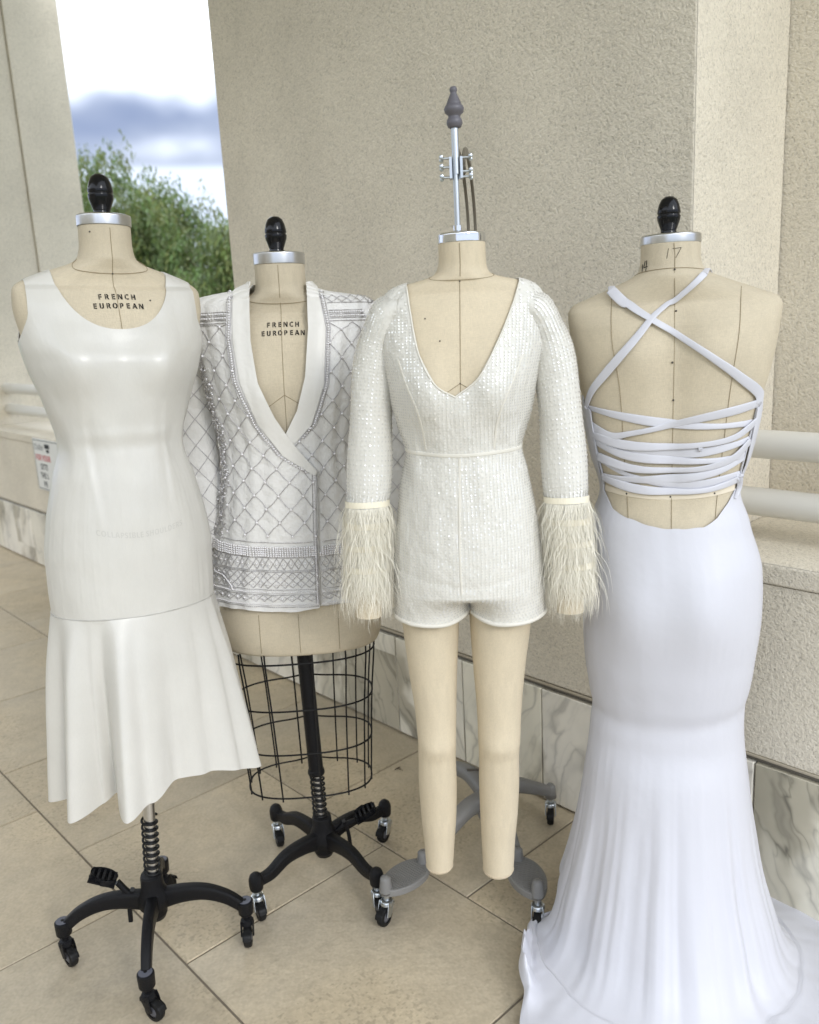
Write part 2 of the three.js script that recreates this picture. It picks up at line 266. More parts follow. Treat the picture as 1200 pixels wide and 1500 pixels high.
// ------------------------------------------------------------------ setting
const ZW = -1.764, PX0 = -2.826, PX1 = -0.965, LX = -6.104, ZO = -2.21, SILL = 0.84, TOP = 4.0;
{
  const ground = part('ground', planeUV(moved(new THREE.PlaneGeometry(500, 500), 0, -0.22, 0, -Math.PI / 2), 4), std(0.16, 0.17, 0.10, 0.95), scene);
  ground.userData.kind = 'structure';
  const floor = new THREE.Group(); floor.name = 'floor'; floor.userData.kind = 'structure'; scene.add(floor);
  part('grout_bed', box(-7.9, 1.6, -0.18, -0.0035, -2.3, 2.2), std(0.19, 0.16, 0.12, 0.95), floor);
  // 0.612 x 0.599 m tiles in half bond, each with a softly broken edge
  const tw = 0.6118, td = 0.5990, gap = 0.0055, vars = [];
  setSeed(5);
  for (let k = 0; k < 10; k++) {
    const hx = tw / 2 - gap / 2, hz = td / 2 - gap / 2, m = raw(), ou = rnd() * 3, ov = rnd() * 3, fl = rnd() < 0.5 ? -1 : 1, e = 0.0016;
    const ringAt = (x, z, y) => [[-x, y, z], [x, y, z], [x, y, -z], [-x, y, -z]].map(q => V(...q));
    const top = ringAt(hx - e, hz - e, 0), mid = ringAt(hx, hz, -0.0025), bot = ringAt(hx, hz, -0.006);
    const quad = (a, b, c, d) => { const q = m.p.length, n = V(0, 0, 0).crossVectors(b.clone().sub(a), d.clone().sub(a)).normalize(); for (const v of [a, b, c, d]) { m.p.push(v); m.n.push(n); m.uv.push([fl * v.x * 0.75 + ou, v.z * 0.75 + ov]); } m.idx.push(q, q + 1, q + 2, q, q + 2, q + 3); };
    quad(...top); for (let i = 0; i < 4; i++) { const j = (i + 1) % 4; quad(mid[i], mid[j], top[j], top[i]); quad(bot[i], bot[j], mid[j], mid[i]); }
    vars.push(toGeo(m));
  }
  const mats = [1, 0.95, 1.04].map(k => std(0.59 * k, 0.515 * k, 0.39 * k, 0.5, { map: tileCol, bumpMap: rep(tileBump, 2), bumpScale: 0.0012 }));
  for (let r = -1; r <= 6; r++) for (let c = -13; c <= 4; c++) {
    // rows run along the wall; the joint at z=-0.70 and -1.298 are in view
    const z = -1.298 - td / 2 + (r + 1) * td - 0.0, x = -1.586 + (((r + 1) & 1) ? 0 : 0.3135) - tw / 2 + (c + 4) * tw;
    if (z > 1.8 || x < -7 || x > 1.4) continue;
    const t = part('tile', vars[Math.floor(rnd() * 10)], mats[Math.floor(rnd() * 3)], floor);
    t.position.set(x, rr(-0.0006, 0.0006), z);
  }
  part('crack', swept([[-1.64, -0.42], [-1.641, -0.482], [-1.632, -0.523], [-1.636, -0.548], [-1.62, -0.596], [-1.61, -0.644], [-1.605, -0.671], [-1.603, -0.693]].map(([x, z]) => [x, -0.0012, z]), t => [0.0011 + 0.0006 * Math.sin(t * 40), 0.0016, 2], { seg: 60, ring: 6, side: V(0.6, 0, 0.8) }), std(0.12, 0.1, 0.075, 0.95), floor);
  const scrap = thing('dead_leaf', 'curled dark dead leaf scrap lying on the floor tiles beside the legs', 'leaf', [-1.85, 0, -1.597]);
  part('blade', swept([[-0.004, 0.001, -0.012], [0.001, 0.004, -0.003], [0, 0.0035, 0.005], [-0.003, 0.001, 0.012]], t => [0.0035 * Math.sin(Math.PI * (0.1 + 0.8 * t)), 0.0006, 2], { seg: 12, ring: 8 }), std(0.06, 0.045, 0.03, 0.9), scrap); part('stem', tube([[0.003, 0.0012, 0], [0.012, 0.002, -0.003], [0.022, 0.0012, -0.001]], 0.0006, 12, 5), std(0.06, 0.045, 0.03, 0.9), scrap);
  const ceil = part('unseen_ceiling', box(-9, 0.6, TOP, TOP + 0.25, -2.3, 2.5), MCeil, scene); ceil.userData.kind = 'structure';  // unseen roof slab; its edges are set to steer the skylight

  const wall = thing('loggia_wall', 'beige stucco wall with piers, parapets and a marble base course', 'wall', [0, 0, 0]);
  part('pier', rbox(PX0, PX1, 0.376, TOP - 0.002, ZO, ZW - 0.004, 0.006), MW, wall);
  part('parapet', planeUV(box(LX + 0.002, PX0 - 0.002, 0.376, SILL - 0.05, ZO + 0.02, ZW - 0.005)), MW, wall);
  part('parapet', planeUV(box(PX1 + 0.002, 1.5, 0.376, SILL - 0.05, ZO + 0.02, ZW - 0.005)), MW, wall);
  part('sill', rbox(LX + 0.002, PX0 - 0.002, SILL - 0.049, SILL, ZO + 0.021, ZW, 0.008), MW, wall);
  part('sill', rbox(PX1 + 0.002, 1.5, SILL - 0.049, SILL, ZO + 0.021, ZW, 0.008), MW, wall);
  part('pier', rbox(-8.2, LX, 0.376, TOP - 0.002, ZO - 0.072, ZW - 0.004, 0.006), MW, wall);
  part('plinth', box(-8.2, 1.5, 0, 0.355, ZO + 0.03, ZW - 0.02), std(0.3, 0.26, 0.2, 0.9), wall);
  part('metal_trim', box(-8.2, 1.5, 0.357, 0.375, ZW - 0.03, ZW - 0.009), std(0.14, 0.125, 0.10, 0.6), wall);
  part('trim_lip', rbox(-8.2, 1.5, 0.368, 0.3745, ZW - 0.02, ZW - 0.001, 0.002), std(0.42, 0.37, 0.28, 0.6), wall);
  setSeed(11);
  const mm = [1, 0.93, 0.97].map((k, i) => phy(0.90 * k, 0.885 * k, (0.84 - i * 0.02) * k, 0.3, { map: marbleCol }));
  for (let k = -20; k <= 11; k++) {
    const x0 = -2.02 + k * 0.311 + 0.002, x1 = x0 + 0.307, g = rbox(x0, x1, 0.008, 0.355, ZW - 0.02, ZW + 0.001, 0.003), ou = rnd() * 4, ov = rnd() * 4, s = rnd() < 0.5 ? -1 : 1;
    if (x1 > 1.5) continue;
    const uv = g.attributes.uv; for (let i = 0; i < uv.count; i++) uv.setXY(i, uv.getX(i) * 1.0 * s + ou, uv.getY(i) * 1.0 + ov);
    part('marble_panel', g, mm[Math.floor(rnd() * 3)], wall);
  }
  const bw = thing('added_light_wall', 'plain beige wall added out of view to cut light from behind the camera', 'wall'); part('wall_face', planeUV(box(-9, 0.6, -0.2, 3.4, 4.4, 4.6)), MW, bw);  // wall added out of view; holds back light from behind the camera
  // outer columns behind the piers
  const c1 = thing('column', 'pale outer column at the edge of the open sky', 'column'); part('shaft', rbox(LX - 0.5, LX + 0.014, -0.15, TOP + 0.4, -2.65, -2.2835, 0.006), MW, c1);
  const c2 = thing('column', 'beige outer column behind the rails next to the white gown', 'column'); part('shaft', rbox(PX1 - 0.3, 0.05, -0.15, TOP + 0.4, -2.75, ZO - 0.002, 0.02), MW, c2);

  const rail = (x0, x1, y, label) => {
    const o = thing('handrail', label, 'handrail', [0, 0, 0], 0, 0, 'pipe rails in the wall openings');
    part('pipe', moved(new THREE.CylinderGeometry(0.034, 0.034, x1 - x0, 32), (x0 + x1) / 2, y, -1.955, 0, 0, Math.PI / 2), std(0.70, 0.68, 0.62, 0.5), o);
    for (const x of [x0 + 0.004, x1 - 0.004]) part('flange', moved(new THREE.CylinderGeometry(0.038, 0.038, 0.008, 32), x, y, -1.955, 0, 0, Math.PI / 2), std(0.6, 0.56, 0.48, 0.5), o);
  };
  rail(LX, PX0, 1.085, 'upper pale pipe rail in the bay with the small sign'); rail(LX, PX0, 0.945, 'lower pale pipe rail above the small sign');
  rail(PX1, 1.5, 1.07, 'upper pale pipe rail behind the white gown'); rail(PX1, 1.5, 0.93, 'lower scuffed pipe rail behind the white gown');

  // notice on the parapet
  const sg = thing('notice_sign', 'small white notice with red and black lettering on the parapet', 'sign', [-4.99, 0.675, ZW + 0.0035]);
  part('panel', new RoundedBoxGeometry(0.40, 0.31, 0.006, 2, 0.002), std(0.75, 0.75, 0.72, 0.5), sg);
  const cv = document.createElement('canvas'); cv.width = 512; cv.height = 396; const c = cv.getContext('2d');
  c.clearRect(0, 0, 512, 396); c.strokeStyle = '#44484a'; c.lineWidth = 5; c.strokeRect(8, 8, 496, 380);
  c.fillStyle = '#555b60'; c.font = 'italic 62px serif'; c.fillText('Cuḋes'.normalize('NFD').replace(/[^A-Za-z]/g, ''), 24, 82);
  c.fillStyle = '#2b2d2f'; c.fillRect(240, 30, 92, 34); c.fillRect(262, 72, 56, 22);
  c.font = 'bold 62px sans-serif'; c.fillStyle = '#c8323e'; c.fillText('FOR YOUR', 26, 164);
  c.fillStyle = '#3a3d40'; c.fillText('SITTI', 100, 234); c.fillText('THE L', 82, 302); c.fillText('PR', 120, 370);
  const pg = new THREE.PlaneGeometry(0.394, 0.304); pg.translate(0, 0, 0.0036); decal(cv, pg, sg, 'lettering');
}

// ------------------------------------------------------------------ trees beyond the opening
function tree(azDeg, dist, top, spread, low, label, sd) {
  setSeed(sd);
  const a = azDeg * Math.PI / 180, o = thing('pepper_tree', label, 'tree', [Math.sin(a) * dist, -0.22, Math.cos(a) * dist], 0, 0, 'trees beyond the loggia');
  const H = top + 0.22, wood = std(0.10, 0.075, 0.05, 0.9), limbs = [];
  part('trunk', swept([[0, 0, 0], [0.1, H * 0.22, 0.05], [-0.05, H * 0.45, 0]], t => [lerp(0.26, 0.14, t), lerp(0.26, 0.14, t)]), wood, o);
  const tips = [];
  for (let k = 0; k < 16; k++) {
    const b = k / 16 * 6.283 + rr(-0.2, 0.2), r = spread * rr(0.35, 0.95), y = H * rr(0.62, 0.98) * (1 - 0.22 * (r / spread) ** 2);
    const e = V(Math.cos(b) * r, y, Math.sin(b) * r); limbs.push(swept([[0, H * 0.42, 0], [e.x * 0.35, lerp(H * 0.42, e.y, 0.62), e.z * 0.35], e], t => [lerp(0.08, 0.015, t), lerp(0.08, 0.015, t)], { ring: 6, seg: 8 })); tips.push(e);
  }
  tips.push(V(0, H * 0.95, 0));
  part('limbs', merge(limbs), wood, o);
  const pos = [], nor = [], col = [], cc = new THREE.Color();
  const leaf = (p, d, w) => {
    const s = V(rr(-1, 1), rr(-0.3, 0.3), rr(-1, 1)).normalize(), e = p.clone().add(d), n = V(0, 0, 0).crossVectors(d, s).normalize(), m = p.clone().lerp(e, 0.45);
    const A = m.clone().addScaledVector(s, w), B = m.clone().addScaledVector(s, -w);
    for (const q of [p, A, B, A, e, B]) { pos.push(q.x, q.y, q.z); nor.push(n.x, n.y, n.z); col.push(cc.r, cc.g, cc.b); }
  };
  for (let k = 0; k < 2600; k++) {
    const tip = tips[Math.floor(rnd() * tips.length)], p = tip.clone().add(V((rnd() + rnd() - 1) * spread * 0.34, (rnd() + rnd() - 1) * H * 0.13, (rnd() + rnd() - 1) * spread * 0.34));
    const L = rr(0.35, 1.15), out = V(p.x, 0, p.z).normalize().multiplyScalar(0.25), g = rr(0.7, 1.35);
    cc.setRGB(0.15 * g * rr(0.8, 1.3), 0.215 * g, 0.055 * g);
    for (let q = 0; q < 15; q++) { const f = q / 15, at = p.clone().addScaledVector(out, f).add(V(rr(-0.09, 0.09), -L * f, rr(-0.09, 0.09))); if (at.y < low) continue; leaf(at, V(rr(-0.1, 0.1), rr(-0.17, -0.02), rr(-0.1, 0.1)), rr(0.014, 0.03)); }
  }
  const g = new THREE.BufferGeometry(); g.setAttribute('position', new THREE.Float32BufferAttribute(pos, 3)); g.computeVertexNormals(); g.setAttribute('color', new THREE.Float32BufferAttribute(col, 3));
  part('crown', g, phy(1, 1, 1, 0.75, { vertexColors: true, transmission: 0.45, thickness: 0 }), o);
}
tree(-115.1, 19, 5.0, 1.75, 0.4, 'taller weeping green tree beside the pale column', 31);
tree(-121.5, 17, 3.35, 1.25, 0.2, 'smaller green tree against the edge of the stucco pier', 77);
tree(-126.5, 18, 3.7, 1.5, 0.2, 'green tree mostly hidden behind the stucco pier', 99);

// ------------------------------------------------------------------ dress form pieces
function knob(parent, x, y, z, k = 1) {
  const P = [[0.001, 0.068], [0.008, 0.067], [0.0145, 0.062], [0.0185, 0.053], [0.0205, 0.044], [0.0212, 0.038], [0.0198, 0.0365], [0.0198, 0.0345], [0.0215, 0.033], [0.0205, 0.026], [0.017, 0.016], [0.0145, 0.009], [0.0138, 0.006], [0.0155, 0.003], [0.0152, 0]];
  return part('knob', moved(lathe(P.map(p => [p[0] * k, p[1] * k]).reverse()), x, y, z), MBlack, parent);
}
function neckCap(parent, x, y, z, rx, rz, h, mat) {
  const g = lathe([[0.001, h], [0.93, h], [0.985, h - 0.001], [1, h - 0.004], [1, 0.001], [0.99, 0]], 64); g.scale(rx, 1, rz); return part('neck_cap', moved(g, x, y, z), mat, parent);
}
function dense(pts, n = 40) { const c = new THREE.CatmullRomCurve3(pts.map(p => V(p[0], p[1], 0)), false, 'centripetal'); return Array.from({ length: n + 1 }, (_, i) => { const q = c.getPoint(i / n); return [q.x, q.y]; }); }
function seam(L, pts, off = 0.0006, r = 0.0006) { pts = dense(pts, 30); return tube(pts.map(([x, h]) => L.front(x, h, off).p), r, 60, 5); }
function lettering(L, lines, x0, x1, h0, h1, parent, o = {}) {
  const W = 1024, Hh = Math.round(W * (h1 - h0) / (x1 - x0)), cv = document.createElement('canvas'); cv.width = W; cv.height = Hh;
  const c = cv.getContext('2d'); c.clearRect(0, 0, W, Hh); o.draw(c, W, Hh);
  const m = raw(), nu = 24, nv = 8;
  for (let j = 0; j <= nv; j++) for (let i = 0; i <= nu; i++) { const q = L.front(lerp(x0, x1, i / nu), lerp(h1, h0, j / nv) + (o.bend ?? 0) * ((i / nu - 0.5) ** 2), o.off ?? 0.0008); m.p.push(q.p); m.n.push(q.n); m.uv.push([i / nu, 1 - j / nv]); }
  for (let j = 0; j < nv; j++) for (let i = 0; i < nu; i++) { const a = j * (nu + 1) + i; m.idx.push(a, a + nu + 1, a + 1, a + 1, a + nu + 1, a + nu + 2); }
  return decal(cv, toGeo(m), parent, o.name ?? 'lettering', o.mat);
}
function stencil(c, W, Hh) {
  c.fillStyle = '#1a1712'; c.textAlign = 'center'; c.textBaseline = 'alphabetic';
  const put = (s, y, w0) => { const n = s.length, st = w0 / n; c.font = `bold ${Math.round(Hh * 0.40)}px sans-serif`; for (let i = 0; i < n; i++) { const x = W / 2 - w0 / 2 + (i + 0.5) * st; c.save(); c.translate(x, y); c.scale(Math.min(1, st * 0.86 / Math.max(1, c.measureText(s[i]).width)), 1); c.lineWidth = 5; c.strokeStyle = c.fillStyle; c.strokeText(s[i], 0, 0); c.fillText(s[i], 0, 0); c.restore(); c.clearRect(x - (s[i] === 'N' || s[i] === 'H' || s[i] === 'A' ? st * 0.2 : st * 0.12), y - Hh * 0.42, 7, Hh * 0.5); } };
  put('FRENCH', Hh * 0.42, W * 0.74); put('EUROPEAN', Hh * 0.92, W * 0.97);
}
// wheeled base: leg ends at height hEnd, wheel on the floor
function caster(parent, x, z, yaw, flat) {
  const c = new THREE.Group(); c.name = 'caster'; c.position.set(x, 0, z); c.rotation.y = yaw; parent.add(c);
  part('housing', merge([moved(new THREE.CylinderGeometry(0.0075, 0.0075, 0.02, 20), 0, 0.068, 0), moved(lathe([[0.001, 0.012], [0.013, 0.011], [0.0155, 0.006], [0.0165, 0]], 28), 0, 0.05, 0),
    ...[-1, 1].map(s => swept([[s * 0.0125, 0.056, 0], [s * 0.0135, 0.045, 0.006], [s * 0.0135, 0.026, 0.014]], t => [0.0018, lerp(0.015, 0.0085, t), 3], { side: V(1, 0, 0), seg: 8, ring: 12 })),
    swept([[0, 0.058, -0.004], [0, 0.052, -0.013], [0, 0.040, -0.017]], t => [lerp(0.015, 0.011, t), 0.002, 3], { side: V(1, 0, 0), seg: 8, ring: 12 })]), flat ? MIron : MZinc, c);
  part('brake_plate', swept([[0, 0.045, 0.026], [0, 0.040, 0.036], [0, 0.030, 0.040]], () => [0.010, 0.0015, 3], { side: V(1, 0, 0), seg: 6, ring: 10 }), MRubber, c);
  part('tyre', moved(lathe([[0.014, -0.009], [0.021, -0.009], [0.0235, -0.006], [0.0245, 0], [0.0235, 0.006], [0.021, 0.009], [0.014, 0.009]], 36), 0, 0.0246, 0.014, 0, 0, Math.PI / 2), MRubber, c);
  part('rim', moved(lathe([[0.001, -0.0095], [0.007, -0.0098], [0.009, -0.008], [0.0142, -0.0075], [0.0142, 0.0075], [0.009, 0.008], [0.007, 0.0098], [0.001, 0.0095]], 28), 0, 0.0246, 0.014, 0, 0, Math.PI / 2), MRimGrey, c);
}
function castBase(root, center, ends, hubTop, flat, swivel) { // ends: caster contact points in local metres
  part('hub', moved(lathe([[0.001, -0.112], [0.021, -0.112], [0.026, -0.10], [0.024, -0.085], [0.034, -0.08], [0.036, -0.06], [0.031, -0.045], [0.0255, -0.03], [0.0245, -0.006], [0.0225, 0], [0.001, 0]].map(p => p)), center[0], hubTop, center[1]), MIron, root);
  ends.forEach(([x, z], i) => {
    const d = V(x - center[0], 0, z - center[1]), L = d.length(); d.normalize(); const at = (r, h) => V(center[0] + d.x * r, h, center[1] + d.z * r), b = hubTop;
    const side = V(-d.z, 0, d.x);
    part('leg', swept([at(0.012, b - 0.066), at(L * 0.30, b - 0.058), at(L * 0.56, b - 0.060), at(L * 0.80, b - 0.080), at(L * 0.985, 0.094)], t => [lerp(0.0135, 0.0105, t), lerp(0.024, 0.0125, Math.pow(t, 0.8)), 4.5], { side, seg: 26, ring: 24 }), MIron, root);
    part('leg_end', moved(flat ? lathe([[0.001, 0.036], [0.0155, 0.036], [0.0178, 0.034], [0.0182, 0.030], [0.0172, 0.004], [0.0145, 0], [0.001, 0]], 32) : lathe([[0.001, 0.046], [0.008, 0.0445], [0.014, 0.039], [0.0172, 0.030], [0.0176, 0.02], [0.0165, 0.004], [0.0145, 0], [0.001, 0]], 32), x, 0.074, z), MIron, root);
    if (flat) part('end_cap', merge([moved(new THREE.CylinderGeometry(0.0145, 0.0145, 0.0014, 30), x, 0.1106, z)]), MCapGrey, root), part('cap_screw', moved(new THREE.CylinderGeometry(0.0036, 0.0036, 0.0012, 14), x, 0.1118, z), MRubber, root);
    caster(root, x, z, swivel[i], flat);
  });
}
function spring(root, x, z, y0, y1, r, turns, lean = 0) {
  const pts = []; for (let k = 0; k <= turns * 16; k++) { const a = k / 16 * 2 * Math.PI; pts.push(V(x + lean * k / (turns * 16) + r * Math.cos(a), lerp(y0, y1, k / (turns * 16)), z + r * Math.sin(a))); }
  return part('spring', tube(pts, 0.0028, turns * 24, 8), MRubber, root);
}
function pedal(root, hub, y, dir, up = 0.02) { // slotted foot pedal on an arm
  const d = V(Math.sin(dir), 0, Math.cos(dir)), s = V(d.z, 0, -d.x), at = (r, h) => V(hub[0], 0, hub[1]).addScaledVector(d, r).setY(h);
  const arm = part('pedal_arm', merge([swept([at(0.02, y - 0.02), at(0.05, y - 0.005), at(0.075, y + up)], () => [0.007, 0.006, 4], { side: s, seg: 10 }), swept([at(0.045, y + 0.006), at(0.055, y - 0.03), at(0.058, y - 0.075)], t => [lerp(0.008, 0.005, t), 0.005, 4], { side: s, seg: 10 })]), MIron, root);
  const o = at(0.105, y + up + 0.014), q = new THREE.Quaternion().setFromRotationMatrix(new THREE.Matrix4().makeBasis(s, V(0, 1, 0).addScaledVector(d, -0.45).normalize(), V(0, 0, 0).crossVectors(s, V(0, 1, 0).addScaledVector(d, -0.45).normalize())));
  const M4 = new THREE.Matrix4().compose(o, q, V(1, 1, 1)), list = [];
  const rim = new THREE.Shape(); rim.absellipse(0, 0, 0.026, 0.036, 0, 7); const hole = new THREE.Path(); hole.absellipse(0, 0, 0.0215, 0.031, 0, 7, true); rim.holes.push(hole);
  list.push(new THREE.ExtrudeGeometry(rim, { depth: 0.012, bevelEnabled: true, bevelSize: 0.001, bevelThickness: 0.001, bevelSegments: 2, curveSegments: 28 }).rotateX(-Math.PI / 2));
  for (let k = -2; k <= 2; k++) list.push(moved(new THREE.BoxGeometry(0.046 * Math.sqrt(1 - (k / 3.2) ** 2), 0.008, 0.0055), 0, 0.007, k * 0.0125));
  list.push(moved(new THREE.BoxGeometry(0.05, 0.003, 0.06), 0, 0.0005, 0));
  part('pedal', merge(list).applyMatrix4(M4), MIron, root);
}
const bustMod = (hb, xb, amp, sx = 0.05, sy = 0.065) => (p, th, h) => { if (Math.cos(th) > 0) { const s = Math.cos(th); for (const k of [-1, 1]) p.z += amp * s * Math.exp(-(((p.x - k * xb) / sx) ** 2) - ((h - hb) / sy) ** 2); } };
const toLocal = (px, pz, o, yaw) => { const dx = px - o[0], dz = pz - o[1], c = Math.cos(yaw), s = Math.sin(yaw); return [dx * c - dz * s, dx * s + dz * c]; };

// ================================================================== satin dress form
{
  const O = [-1.667, -0.6755], yaw = (67.94 + 9) * Math.PI / 180, tilt = -0.042;
  const root = thing('dress_form', 'linen dress form with black knob and stencilled chest under the satin dress', 'dress form', [O[0], 0, O[1]], yaw);
  const cx = 0.012, bm = bustMod(1.345, 0.085, 0.032);
  const B = new Loft([[1.607, .0485, .05, .05, cx, .004], [1.575, .049, .051, .052, cx, .002], [1.555, .052, .054, .056, cx, 0], [1.545, .057, .057, .06, cx, -.002], [1.537, .070, .055, .062, cx, -.003], [1.524, .107, .05, .06, cx, -.004], [1.508, .148, .046, .055, cx, -.004], [1.496, .170, .045, .053, cx, -.003], [1.485, .1765, .055, .062, cx, 0, 2.3], [1.46, .178, .07, .08, cx, 0, 2.4], [1.40, .168, .09, .095, cx, 0, 2.3], [1.35, .155, .10, .10, cx, 0, 2.2], [1.27, .130, .10, .092, cx], [1.18, .108, .092, .082, cx], [1.10, .132, .10, .095, cx], [1.0, .153, .108, .112, cx], [.93, .157, .11, .115, cx], [.86, .153, .108, .113, cx], [.80, .14, .10, .10, cx], [.79, .10, .07, .07, cx], [.788, .001, .001, .001, cx]], bm);
  const tl = m => { m.rotation.z = tilt; return m; };
  tl(part('torso', toGeo(B.grid(120, 200)), MF, root));
  tl(neckCap(root, cx, 1.607, .004, .0505, .052, .021, MSteel)); tl(knob(root, cx - 0.002, 1.628, .004, 1.12));
  tl(part('seam', merge([seam(B, [[cx, 1.60], [cx, 1.56], [cx, 1.52]]), seam(B, [[cx, 1.52], [cx, 1.47], [cx, 1.41]]), tube([-80, -60, -40, -20, 0, 20, 40, 60, 80].map(a => { const th = a * Math.PI / 180; return B.P(th, B.tOf(1.55 - 0.033 * Math.cos(th))).addScaledVector(B.N(th, B.tOf(1.55 - 0.033 * Math.cos(th))), .0006); }), .0007, 60, 5)]), MSeam, root));
  for (const [x, h] of [[cx, 1.517], [cx - .034, 1.593], [cx + .062, 1.466]]) { const q = B.front(x, h, .0008); tl(part('pin', moved(new THREE.SphereGeometry(.0017, 10, 8), q.p.x, q.p.y, q.p.z), MPin, root)); }
  tl(lettering(B, 0, cx - .05, cx + .05, 1.448, 1.482, root, { draw: stencil, bend: -0.006 }));
  // pole and base
  const hub = [0.0, 0.0];
  part('pole', swept([[0.018 - 0.012, 0.18, 0], [cx + 0.035, 0.8, 0]], () => [0.0128, 0.0128], { seg: 4, ring: 28 }), MSteel, root);
  spring(root, 0.0075, 0, 0.205, 0.345, 0.0165, 9, 0.009);
  const ends = [[-1.791, -0.513], [-1.542, -0.839], [-1.503, -0.573], [-1.832, -0.777]].map(e => toLocal(e[0], e[1], O, yaw));
  castBase(root, [0.004, 0], ends, 0.205, true, [0.3, -0.4, 0.5, 2.2]);
  pedal(root, [0.004, 0], 0.165, -1.95, 0.03);

  // the dress
  const dress = thing('satin_dress', 'ivory satin sleeveless dress with scoop neck and flared flounce', 'dress', [O[0], 0, O[1]], yaw, tilt);
  const darts = [[-0.078, 1.31, -0.074, 1.21, -0.058, 1.0], [0.085, 1.31, 0.079, 1.21, 0.086, 1.06]];
  const D = new Loft([[1.545, .060, .061, .064, cx, -.002], [1.537, .074, .059, .066, cx, -.003], [1.524, .112, .055, .064, cx, -.004], [1.508, .153, .052, .06, cx, -.004], [1.496, .175, .052, .06, cx, -.003], [1.485, .181, .062, .068, cx, 0, 2.3], [1.46, .182, .077, .086, cx, 0, 2.3], [1.42, .178, .090, .098, cx, 0, 2.3], [1.38, .174, .105, .106, cx, 0, 2.2], [1.35, .168, .112, .108, cx], [1.27, .142, .108, .10, cx], [1.185, .1215, .103, .09, cx], [1.115, .141, .11, .10, cx], [1.03, .160, .117, .118, cx], [.96, .168, .119, .124, cx], [.90, .168, .119, .124, cx], [.845, .166, .119, .124, cx]], (p, th, h) => {
    bm(p, th, h);
    if (Math.cos(th) > 0) {
      for (const [xa, ha, xb, hb, xc, hc] of darts) { const x = h > hb ? lerp(xb, xa, (h - hb) / (ha - hb)) : lerp(xb, xc, (hb - h) / (hb - hc)), k = sst(hc - .01, hc + .06, h) * (1 - sst(ha - .08, ha + .02, h)); p.z += 0.0012 * k * Math.exp(-(((p.x - x) / .0065) ** 2)) - .0010 * k * Math.exp(-(((p.x - x - Math.sign(xa) * -.012) / .008) ** 2)); }
      p.z += (0.0015 * Math.exp(-(((h - 1.213) / .012) ** 2)) - .0018 * Math.exp(-(((h - 1.19) / .014) ** 2))) * (1 - sst(.075, .1, Math.abs(p.x - .004))) - .004 * Math.exp(-(((h - 1.385) / .02) ** 2)) * (1 - sst(.06, .13, Math.abs(p.x)));
    }
    const wr = 0.0026 * (fbm(th * 3.5 + 9 + h * 2, h * 7, 3, 4) - 0.5) + 0.0018 * (fbm(th * 9 + 5, h * 3 + th, 8, 3) - 0.5) * sst(1.2, 1.0, h) + .0022 * Math.sin(th * 9 + h * 14) * Math.exp(-(((h - 1.19) / .06) ** 2)); p.x += Math.sin(th) * wr; p.z += Math.cos(th) * wr;
  });
  const neckline = p => { const x = (p.x - cx + 0.002) / 0.109; if (p.y < 1.39) return 1; if (Math.abs(x) >= 1) return 1; const dep = p.z > -0.004 ? 0.128 : 0.06; return 1.54 - dep * Math.pow(1 - Math.pow(Math.abs(x), 2.3), 0.5) - p.y; };
  const armhole = p => { const ax = Math.abs(p.x - cx); if (ax < 0.13) return 1; return Math.hypot((p.y - 1.452) / 0.062, p.z / 0.05) - 1 + Math.max(0, 0.158 - ax) * 60; };
  const bod = solidify(clip(D.grid(240, 260), p => Math.min(neckline(p) * 20, armhole(p))), 0.0022);
  part('bodice', toGeo(bod), MSatin, dress);
  const ctl = [[-180, .5], [-158, -.6], [-137, .8], [-114, -.6], [-92, .75], [-76, -.7], [-58, .75], [-44, -.5], [-36, -1.0], [-24, 1.0], [-12, .35], [8, -.25], [28, -.1], [44, .45], [54, .95], [64, -.45], [76, -.1], [88, 1.0], [104, -.7], [122, .7], [150, -.8], [180, .5]];
  const fold = th => { let a = ((th * 180 / Math.PI + 540) % 360) - 180, i = 0; while (i < ctl.length - 2 && a > ctl[i + 1][0]) i++; return lerp(ctl[i][1], ctl[i + 1][1], sst(0, 1, (a - ctl[i][0]) / (ctl[i + 1][0] - ctl[i][0]))); };
  const hemTab = [[-180, 0], [-90, .0], [-60, .0], [-30, .02], [-14, .034], [2, .052], [25, .046], [50, .032], [75, .02], [100, .008], [180, 0]], hemLift = th => { const a = ((th * 180 / Math.PI + 540) % 360) - 180; let i = 0; while (i < hemTab.length - 2 && a > hemTab[i + 1][0]) i++; return lerp(hemTab[i][1], hemTab[i + 1][1], sst(0, 1, (a - hemTab[i][0]) / (hemTab[i + 1][0] - hemTab[i][0]))); };
  const Fl = new Loft([[.852, .1669, .1197, .1247, cx], [.80, .172, .126, .13, cx], [.725, .180, .136, .14, cx + .002], [.58, .189, .150, .15, cx + .007], [.445, .197, .163, .16, cx + .013]], (p, th, h, t) => {
    const f = fold(th + 0.10 * t - 0.05), k = Math.pow(t, 0.75), r = 1.12 * (f + .07 * (fbm(th * 6 + 3, h * 4, 9, 3) - .5)) * 0.046 * k * (1 - .35 * sst(.9, 1.4, Math.abs(th)) * (1 - sst(1.9, 2.3, Math.abs(th)))) + .003 * k * (fbm(th * 5, h * 7, 4, 3) - .5);
    p.x += Math.sin(th) * r + Math.cos(th) * 0.012 * f * k; p.z += Math.cos(th) * r; p.y += -0.010 * f * t * t + t * hemLift(th);
  });
  part('flounce', toGeo(solidify(Fl.grid(420, 70), 0.0018)), MSatin, dress);
  part('flounce_seam', tube(Array.from({ length: 60 }, (_, i) => { const a = i / 60 * 2 * Math.PI; return D.P(a, D.tOf(.851)).addScaledVector(D.N(a, .99), .0010); }), .0010, 180, 5, true), MSatin, dress);
